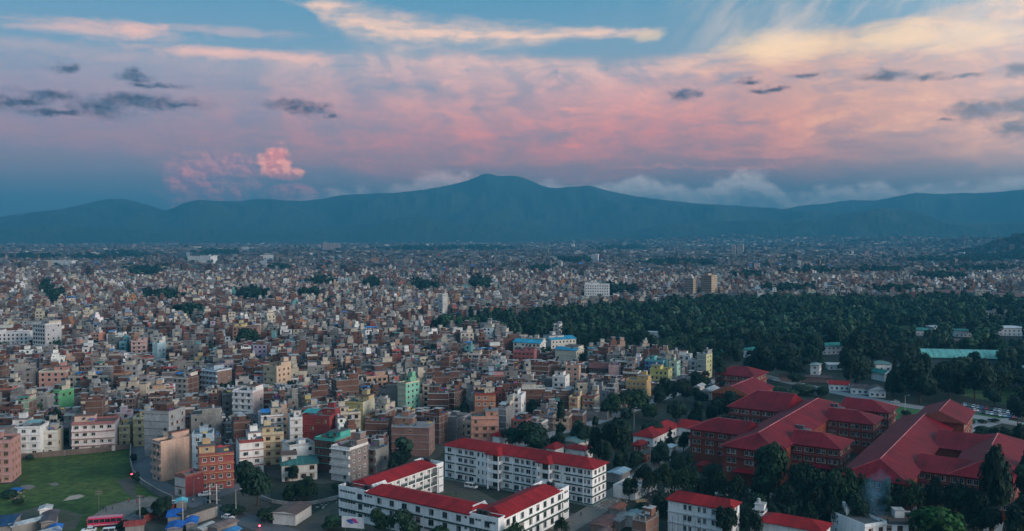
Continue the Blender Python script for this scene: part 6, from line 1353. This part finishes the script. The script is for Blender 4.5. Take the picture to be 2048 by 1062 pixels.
def car(label, px, yb, yaw, cname, van=False, group='parked cars'):
    c = {'white': (.7, .7, .7), 'silver': (.42, .44, .46), 'black': (.02, .02, .025), 'red': (.4, .02, .03), 'blue': (.04, .12, .3), 'grey': (.15, .16, .17)}[cname]
    if (cname, van) not in CARM: CARM[(cname, van)] = car_mesh_parts(c, van)
    M = CARM[(cname, van)]; X, Y = at(px, yb); root = thing('parked_car', label, 'car' if not van else 'van', X, Y, .08, math.radians(yaw), group)
    for k in ('body', 'windows', 'roof', 'headlights', 'tail_lights'): link(k, M[k], root)
    for sx in (-1.3, 1.3):
        for sy in (-1, 1): w_ = link('wheel', M['wheel'], root); w_.location = (sx, sy * (M['W'] / 2 - .06), .32)
    return root
car('white hatchback parked beside the red-sided corner shop', 409, 992, 24, 'white'); car('white car driving on the main road near the iron fence', 456, 1038, 152, 'white', group='cars on the road'); car('white car parked in front of the red bus', 178, 1064, 14, 'white'); car('white van parked against the red bus', 216, 1068, 14, 'white', True); car('white pickup-sized van parked in the school courtyard', 942, 976, 150, 'white', True); car('small white car parked under the tree at the junction', 346, 1010, 20, 'white')
car('white van parked behind the gabled court hall, nearer the long brown shed', 1575, 762, -10, 'white', True); car('silver car parked behind the gabled court hall beside the white van', 1554, 762, -20, 'silver'); car('white car at the hedge on the court entrance road', 1607, 772, -16, 'white'); car('white car on the court entrance road beside the lawn', 1948, 823, -14, 'white'); car('silver car at the start of the court entrance road', 1790, 806, -14, 'silver'); car('white car beside the court garden wall under drooping trees', 1442, 992, -30, 'white')
cc = ['white', 'silver', 'black', 'grey', 'blue', 'silver', 'white', 'red']; q = 0
for row, (xa, ya_, xb, yb2) in enumerate(((1930, 812, 2034, 830), (1966, 827, 2036, 838))):
    n = 13 if row == 0 else 9
    for k in range(n):
        t = k / (n - 1); cn = cc[(k * 3 + row * 2) % 8]
        car('%s car in the %s row of the court car park, %s from its left end' % (cn, ('rear', 'front')[row], ['first', 'second', 'third', 'fourth', 'fifth', 'sixth', 'seventh', 'eighth', 'ninth', 'tenth', 'eleventh', 'twelfth', 'thirteenth'][k]), xa + (xb - xa) * t, ya_ + (yb2 - ya_) * t, 60 + rs.uniform(-5, 5), cn, group='cars in the court car park')
# red bus
X, Y = at(211, 1052); bus = thing('bus', 'red bus with dark window band parked beside the dirt track', 'bus', X, Y, .08, math.radians(15)); RB = (.50, .025, .09)
b = MB(); b.box(-5, 5, -1.22, 1.22, .45, 1.45, G_, RB); b.box(-5.0, 5.0, -1.2, 1.2, 2.55, 2.95, G_, RB, top=(.55, .16, .2)); [b.box(x - .07, x + .07, s * 1.16 - .04, s * 1.16 + .04, 1.45, 2.55, G_, RB, bottom=False) for x in (-4.95, -3.3, -1.65, 0, 1.65, 3.3, 4.95) for s in (-1, 1)]; b.build('body', bus)
for k in range(6):
    for s in (-1, 1): b = MB(); x = -4.88 + k * 1.65; b.box(x, x + 1.5, s * 1.14 - .02, s * 1.14 + .02, 1.452, 2.548, W_, (.02,) * 3); b.build('window', bus)
b = MB(); b.box(-4.99, -4.93, -1.1, 1.1, 1.453, 2.547, W_, (.02,) * 3); b.build('windscreen', bus); b = MB(); b.box(4.93, 4.99, -1.1, 1.1, 1.453, 2.547, W_, (.02,) * 3); b.build('rear_window', bus)
b = MB(); b.box(-5.05, 5.05, -1.25, 1.25, .70, .86, G_, (.65, .6, .6)); b.build('stripe', bus)
b = MB(); [b.bar((x, -1, 3.0), (x, 1, 3.0), .04, P_, (.5, .4, .4), 4) for x in (-2, -.7, .6, 1.9, 3.2)]; [b.bar((-2, y, 3.05), (3.2, y, 3.05), .04, P_, (.5, .4, .4), 4) for y in (-1, 1)]; b.build('roof_rack', bus)
wv = next(iter(CARM.values()))['wheel']
for x in (-3.3, 3.0):
    for s in (-1, 1): o = link('wheel', wv, bus); o.location = (x, s * 1.12, .48); o.scale = (1.5, 1.5, 1.5)
# motorcycles with their tail lights on
def person_mesh(v):
    """one skinned figure, standing or walking"""
    me = bpy.data.meshes.new('figure'); st = .28 if v else .06
    J = [(0, 0, .95), (0, 0, 1.2), (0, 0, 1.42), (0, .02, 1.55), (0, .03, 1.68), (-.10, 0, .9), (-.11, -st * .5, .5), (-.11, -st + (.1 if v else 0), .06), (.10, 0, .9), (.11, st * .5, .5), (.11, st, .06), (-.2, 0, 1.38), (-.25, st * .4, 1.12), (-.26, st * .3 + .1, .86), (.2, 0, 1.38), (.25, -st * .4, 1.12), (.26, -st * .2 + .08, .86), (-.11, -st + .2, .03), (.11, st + .16, .03)]
    Ed = [(0, 1), (1, 2), (2, 3), (3, 4), (0, 5), (5, 6), (6, 7), (0, 8), (8, 9), (9, 10), (2, 11), (11, 12), (12, 13), (2, 14), (14, 15), (15, 16), (7, 17), (10, 18)]
    R_ = [.15, .14, .15, .06, .105, .09, .065, .05, .09, .065, .05, .07, .05, .04, .07, .05, .04, .04, .04]
    me.from_pydata(J, Ed, []); o = bpy.data.objects.new('figure', me); col.objects.link(o); o.modifiers.new('skin', 'SKIN'); s_ = o.modifiers.new('sub', 'SUBSURF'); s_.levels = 1; s_.render_levels = 1
    for k, r in enumerate(R_): me.skin_vertices[0].data[k].radius = (r, r)
    me.skin_vertices[0].data[0].use_root = True
    dg = bpy.context.evaluated_depsgraph_get(); m2 = bpy.data.meshes.new_from_object(o.evaluated_get(dg)); bpy.data.objects.remove(o); m2.name = 'person'; return m2
PM = [person_mesh(0), person_mesh(1)]
CLOTH = {}
def person(label, px, yb, v, top, bot, yaw, z=.08):
    key = (v, top, bot)
    if key not in CLOTH:
        m_ = PM[v].copy(); m_.materials.clear(); [m_.materials.append(PLASTER) for _ in range(1)]
        a = m_.attributes.new('Col', 'FLOAT_COLOR', 'FACE'); cs = []
        for p in m_.polygons:
            zc = p.center.z; xc = abs(p.center.x); cs += [*((.24, .14, .10) if 1.50 < zc < 1.66 or (xc > .2 and zc < 1.0) else (.015, .012, .01) if zc >= 1.66 else top if zc > .93 else bot if zc > .1 else (.03, .03, .03)), 1]
        a.data.foreach_set('color', cs); CLOTH[key] = m_
    X, Y = at(px, yb); o = bpy.data.objects.new('person', CLOTH[key]); col.objects.link(o); o.location = (X, Y, z); o.rotation_euler = (0, 0, math.radians(yaw)); return tag(o, label, 'person', 'people outdoors')
DKB, WHT, RDT, BLT, GRT = (.03, .04, .06), (.6, .6, .6), (.35, .04, .05), (.05, .10, .25), (.08, .12, .08)
person('person in dark clothes standing on the dirt track, tallest of the group behind the bus', 207, 1022, 0, DKB, DKB, 20); person('person in blue top beside the group behind the red bus', 212, 1024, 0, BLT, DKB, 200); person('person in dark green walking on the dirt track away from the group', 225, 1020, 1, GRT, DKB, 90); person('person in dark top at the field edge under a white cap', 229, 1010, 0, DKB, (.1, .1, .1), 0); person('person in red top walking along the upper dirt track', 257, 1006, 1, RDT, DKB, -70); person('person in red shirt beside the pale pole on the dirt track', 274, 1008, 0, RDT, DKB, 40); person('person in dark clothes at the end of the dirt track', 286, 1001, 0, DKB, DKB, 10); person('person in white shirt crossing the road junction', 386, 1006, 1, WHT, DKB, 120); person('person in dark clothes crossing the road junction', 372, 1002, 1, DKB, DKB, 150); person('person walking in the middle of the main road', 408, 1008, 1, BLT, (.1, .09, .08), -60); person('person standing alone in the dirt courtyard of the school', 912, 992, 0, DKB, (.08, .07, .06), 0); person('person in dark clothes walking on the dirt road past the long school', 1162, 1034, 1, DKB, DKB, -40); person('person walking up the dirt service road to the court', 1290, 946, 1, RDT, DKB, -30)
def moto(label, px, yb, yaw):
    X, Y = at(px, yb); root = thing('motorcycle', label, 'motorcycle', X, Y, .08, math.radians(yaw), 'motorcycles on the road')
    for y in (-.65, .65): o = link('wheel', wv, root); o.location = (0, y, .31); o.rotation_euler = (0, 0, math.pi / 2); o.scale = (1, .5, 1)
    b = MB(); b.bar((0, -.65, .35), (0, .1, .75), .07, G_, (.03, .03, .04), 6); b.bar((0, .65, .35), (0, .45, .95), .04, G_, (.1, .1, .1), 5); b.bar((0, .1, .78), (0, .45, .85), .15, G_, (.3, .02, .02), 7); b.build('frame', root)
    b = MB(); b.box(-.13, .13, -.7, .1, .74, .84, K_, (.02, .02, .02)); b.build('seat', root); b = MB(); b.bar((-.33, .42, 1.05), (.33, .42, 1.05), .02, G_, (.2, .2, .2), 5); b.build('handlebar', root)
    b = MB(); b.box(-.24, .24, -.86, -.7, .66, .96, P_, (.5, .02, .03)); me = b.mesh('tail_light'); me.materials.clear(); me.materials.append(TAIL); link('tail_light', me, root)
moto('motorcycle with a bright red tail light on the curving road beside the field', 265, 952, 5); moto('motorcycle with its red tail light on in front of the corner shop', 356, 982, 10); moto('motorcycle with a red tail light at the bottom of the main road', 517, 1056, 40)

# ------------------------------------------------------------------ sheds, tarpaulins and small roofs along the bottom edge
SHC = (.25, .24, .23)
def shed(label, xl, xr, yb, H, d, yaw, roofc, wallc=SHC, rise=.6, name='shed', **k): return small(label, xl, xr, yb, H, d, yaw, wallc, roofc, rise, name, 'shed', hip_=False, wins=k.get('wins', ''), ov=k.get('ov', .5), axis=k.get('axis'))
shed('wide dark blue sheet-roofed shed in the bottom left corner', -60, 38, 1078, 3.4, 11, 16, (.02, .06, .13)); shed('grey sheet-roofed shed beside the dark blue roof at the bottom left', 42, 72, 1072, 3.0, 11, -38, (.32, .35, .36)); shed('second grey sheet-roofed shed at the bottom edge, lower one', 70, 100, 1092, 2.8, 9, -38, (.28, .31, .32)); shed('brown-roofed low building with a small white rooftop hut', 74, 126, 1066, 3.4, 12, 22, (.10, .08, .085)); shed('small white hut on the far corner of the brown-roofed building', 78, 106, 1046, 4.2, 4, 22, (.45, .44, .42), SW); shed('bright blue tarpaulin shelter at the bottom edge near the two white posts', 98, 124, 1080, 2.6, 6, 20, (.03, .14, .42))
shed('bright blue tarpaulin shelter, largest one beside the red fence', 332, 370, 1052, 3.0, 8, 16, (.025, .13, .45), axis='x'); shed('bright blue tarpaulin shelter right of the pale pole', 370, 398, 1064, 2.6, 6, 16, (.025, .13, .42)); shed('bright blue tarpaulin shelter at the bottom edge below the largest one', 334, 368, 1074, 2.6, 6, 12, (.025, .12, .40)); shed('turquoise awning shed at the junction corner', 351, 376, 1022, 2.8, 4, 18, (.15, .42, .48)); shed('dark flat-roofed shop beside the main road and transformer pole', 366, 426, 1052, 3.6, 12, -30, (.045, .05, .05)); shed('brown sheet-roofed stall at the bottom edge of the main road', 420, 470, 1074, 2.8, 8, -28, (.16, .12, .11)); shed('small blue-roofed stall beside the brown stall at the bottom', 446, 476, 1084, 2.6, 5, -28, (.05, .2, .4)); shed('grey sheet-roofed stall at the bottom edge beside the blue stalls', 396, 424, 1076, 2.6, 6, -20, (.3, .3, .29)); shed('red-roofed long stall at the bottom edge below the dirt track', 248, 292, 1070, 2.8, 5, 20, (.30, .05, .045))
shed('rusty brown sheet-roofed shed with a white gable left of the school', 552, 618, 1050, 3.6, 11, -14, (.13, .085, .075), (.55, .54, .52)); shed('rusty corrugated roof cluster below the long school, largest shed', 1178, 1240, 1072, 3.2, 10, -30, (.13, .065, .06), (.3, .2, .16)); shed('rusty corrugated shed at the bottom edge, lowest one', 1180, 1222, 1096, 3.0, 9, -30, (.12, .08, .075)); shed('grey and rust striped roof shed in the corrugated cluster', 1222, 1258, 1062, 3.0, 9, -30, (.18, .17, .17)); shed('teal grey sheet roof shed beside the corrugated cluster', 1246, 1292, 1054, 3.4, 9, -30, (.18, .25, .26), (.5, .5, .48)); shed('small shed with an orange brown tiled roof by the dirt road', 1224, 1248, 1036, 2.8, 6, -30, (.22, .07, .045)); shed('low pale blue sheet roofed shed behind the flat annex', 1212, 1262, 966, 3.2, 9, -33, (.25, .36, .42)); shed('pale metal shed among the trees in front of the brick court', 1764, 1834, 1046, 3.2, 7, -24, (.38, .36, .37))
h('unfinished brick house with bare column rods at the bottom edge', 'unfinished brick house', 1262, 1320, 1082, 2, 9, -34, (.26, .12, .08), (.26, .12, .08), B_, (.28, .26, .25), fm=B_, dens=0, unfin=1, top=0, ldens=0, rdens=0, bdens=0)
h('white flat-roofed villa with dark terrace and parapets at the bottom edge', 'white parapet villa', 1672, 1760, 1092, 2, 14, 22, SW, SW, P_, (.7, .7, .7), parc=SW, top=0)
h('white flat-roofed house with dark railing right of the parapet villa', 'white railing house', 1752, 1850, 1088, 2, 9, -6, SW, SW, P_, (.12, .13, .14), parc=(.10, .11, .12), top=0, tanks=0)
h('small white house with a black tank between the two red-roofed white blocks', 'small white tank house', 1506, 1530, 1070, 2, 7, -30, SW, SW, P_, (.6, .6, .6), parc=SW, top=0, tanks=1)
# billboard
X, Y = at(706, 1070); bb = thing('billboard', 'white billboard with a magenta and blue splash emblem below the school wing', 'billboard', X, Y, 0, math.radians(-12))
b = MB(); b.box(-3.6, 3.6, -.1, .1, 2.2, 5.6, P_, (.66, .66, .67)); b.build('panel', bb)
for x in (-2.6, 2.6): b = MB(); b.bar((x, .2, 0), (x, .2, 4), .1, C_, (.3, .3, .3), 6); b.build('post', bb)
for (x, z, r, c) in ((-1.0, 4.3, .8, (.05, .10, .35)), (.1, 4.6, .85, (.5, .05, .22)), (.9, 4.1, .6, (.45, .08, .30)), (-.4, 3.7, .5, (.1, .2, .5))):
    b = MB(); n = 14; b.poly([(x + r * 1.3 * math.cos(6.283 * k / n) * (1 + .25 * math.sin(k * 2.1)), -.106 - abs(x) * .003, z + r * .7 * math.sin(6.283 * k / n)) for k in range(n)], P_, c); b.build('emblem', bb)
# rubble and stacked planks on the waste ground beside the dirt road
b = MB()
for k in range(260):
    px, py = rs.choice([(1260, 990), (1240, 1000), (1205, 1010), (1290, 985), (590, 1015), (640, 1010), (30, 992)]); X, Y = at(px + rs.gauss(0, 16), py + rs.gauss(0, 6)); s_ = rs.uniform(.15, .6); b.box(X, X + s_, Y, Y + s_ * 1.3, .0, s_ * .7, C_, rs.choice([(.3, .28, .26), (.2, .14, .11), (.4, .38, .36)]), bottom=False)
b.build('rubble', None, 'stuff')
X, Y = at(1282, 1003); lg = thing('timber_stack', 'stack of pale sawn timber on the waste ground below the flat annex', 'timber stack', X, Y, .05, .3)
for k in range(8): b = MB(); b.box(-2.2, 2.2, -1 + (k % 4) * .5, -.6 + (k % 4) * .5, .3 * (k // 4), .28 + .3 * (k // 4), P_, jitter((.42, .30, .18), rs)); b.build('beam', lg)
X, Y = at(32, 982); b = MB(); b.poly([(-2.2, -1.4, .3), (2.2, -1.4, .4), (2.4, 1.4, .9), (-2, 1.5, .8)], S_, (.03, .14, .4)); b.poly([(-2.2, -1.4, .28), (-2, 1.5, .78), (2.4, 1.4, .88), (2.2, -1.4, .38)], S_, (.03, .14, .4)); o = b.build('tarpaulin'); o.location = (X, Y, 0); tag(o, 'small blue tarpaulin lying at the left edge of the field', 'tarpaulin')

# ------------------------------------------------------------------ smoke drifting from the court garden
X, Y = at(1722, 1068); sm_ = bpy.data.meshes.new('smoke'); V_, F_ = [], []
rings = [(0, 0, 0.5, 2.5), (.5, .5, 3, 4.6), (1.5, 1, 6, 5.6), (3, 2, 9.5, 5.8), (5, 3, 13, 4.8), (7.5, 4.5, 16.5, 3.2), (9, 5.5, 19, .8)]
for x, y, z, r in rings:
    for k in range(14): a = 6.2832 * k / 14; V_.append((x + r * math.cos(a), y + r * math.sin(a), z))
for i in range(len(rings) - 1):
    for k in range(14): a, b_ = i * 14 + k, i * 14 + (k + 1) % 14; F_.append((a, b_, b_ + 14, a + 14))
F_.append(tuple(reversed(range(14)))); F_.append(tuple(range(14 * (len(rings) - 1), 14 * len(rings))))
sm_.from_pydata(V_, [], F_); mt = bpy.data.materials.new('smoke'); mt.use_nodes = True; nt = mt.node_tree; nt.nodes.clear(); pv = nt.nodes.new('ShaderNodeVolumePrincipled'); pv.inputs['Color'].default_value = (.22, .55, .85, 1)
tcn = nt.nodes.new('ShaderNodeTexCoord'); ns = nt.nodes.new('ShaderNodeTexNoise'); ns.inputs['Scale'].default_value = .16; ns.inputs['Detail'].default_value = 4; nt.links.new(tcn.outputs['Object'], ns.inputs['Vector']); mr = nt.nodes.new('ShaderNodeMapRange'); mr.inputs[1].default_value = .40; mr.inputs[2].default_value = .72; mr.inputs[3].default_value = 0; mr.inputs[4].default_value = .10; nt.links.new(ns.outputs[0], mr.inputs[0]); nt.links.new(mr.outputs[0], pv.inputs['Density'])
oo = nt.nodes.new('ShaderNodeOutputMaterial'); nt.links.new(pv.outputs[0], oo.inputs['Volume']); sm_.materials.append(mt); o = link('smoke', sm_, None, 'stuff'); o.location = (X, Y, 0)

# ------------------------------------------------------------------ haze over the valley
hb = bpy.data.meshes.new('haze'); q = R0 + 400; z0, z1 = -6.0, HAZE_TOP
hb.from_pydata([(-q, -q, z0), (q, -q, z0), (q, q, z0), (-q, q, z0), (-q, -q, z1), (q, -q, z1), (q, q, z1), (-q, q, z1)], [], [(0, 3, 2, 1), (4, 5, 6, 7), (0, 1, 5, 4), (1, 2, 6, 5), (2, 3, 7, 6), (3, 0, 4, 7)])
hm = bpy.data.materials.new('haze'); hm.use_nodes = True; hm.node_tree.nodes.clear(); pv = hm.node_tree.nodes.new('ShaderNodeVolumePrincipled'); pv.inputs['Color'].default_value = (*HAZE_COLOR, 1); pv.inputs['Density'].default_value = HAZE_DENSITY; pv.inputs['Anisotropy'].default_value = 0.0
ho = hm.node_tree.nodes.new('ShaderNodeOutputMaterial'); hm.node_tree.links.new(pv.outputs[0], ho.inputs['Volume']); hb.materials.append(hm); link('haze', hb, None, 'stuff')
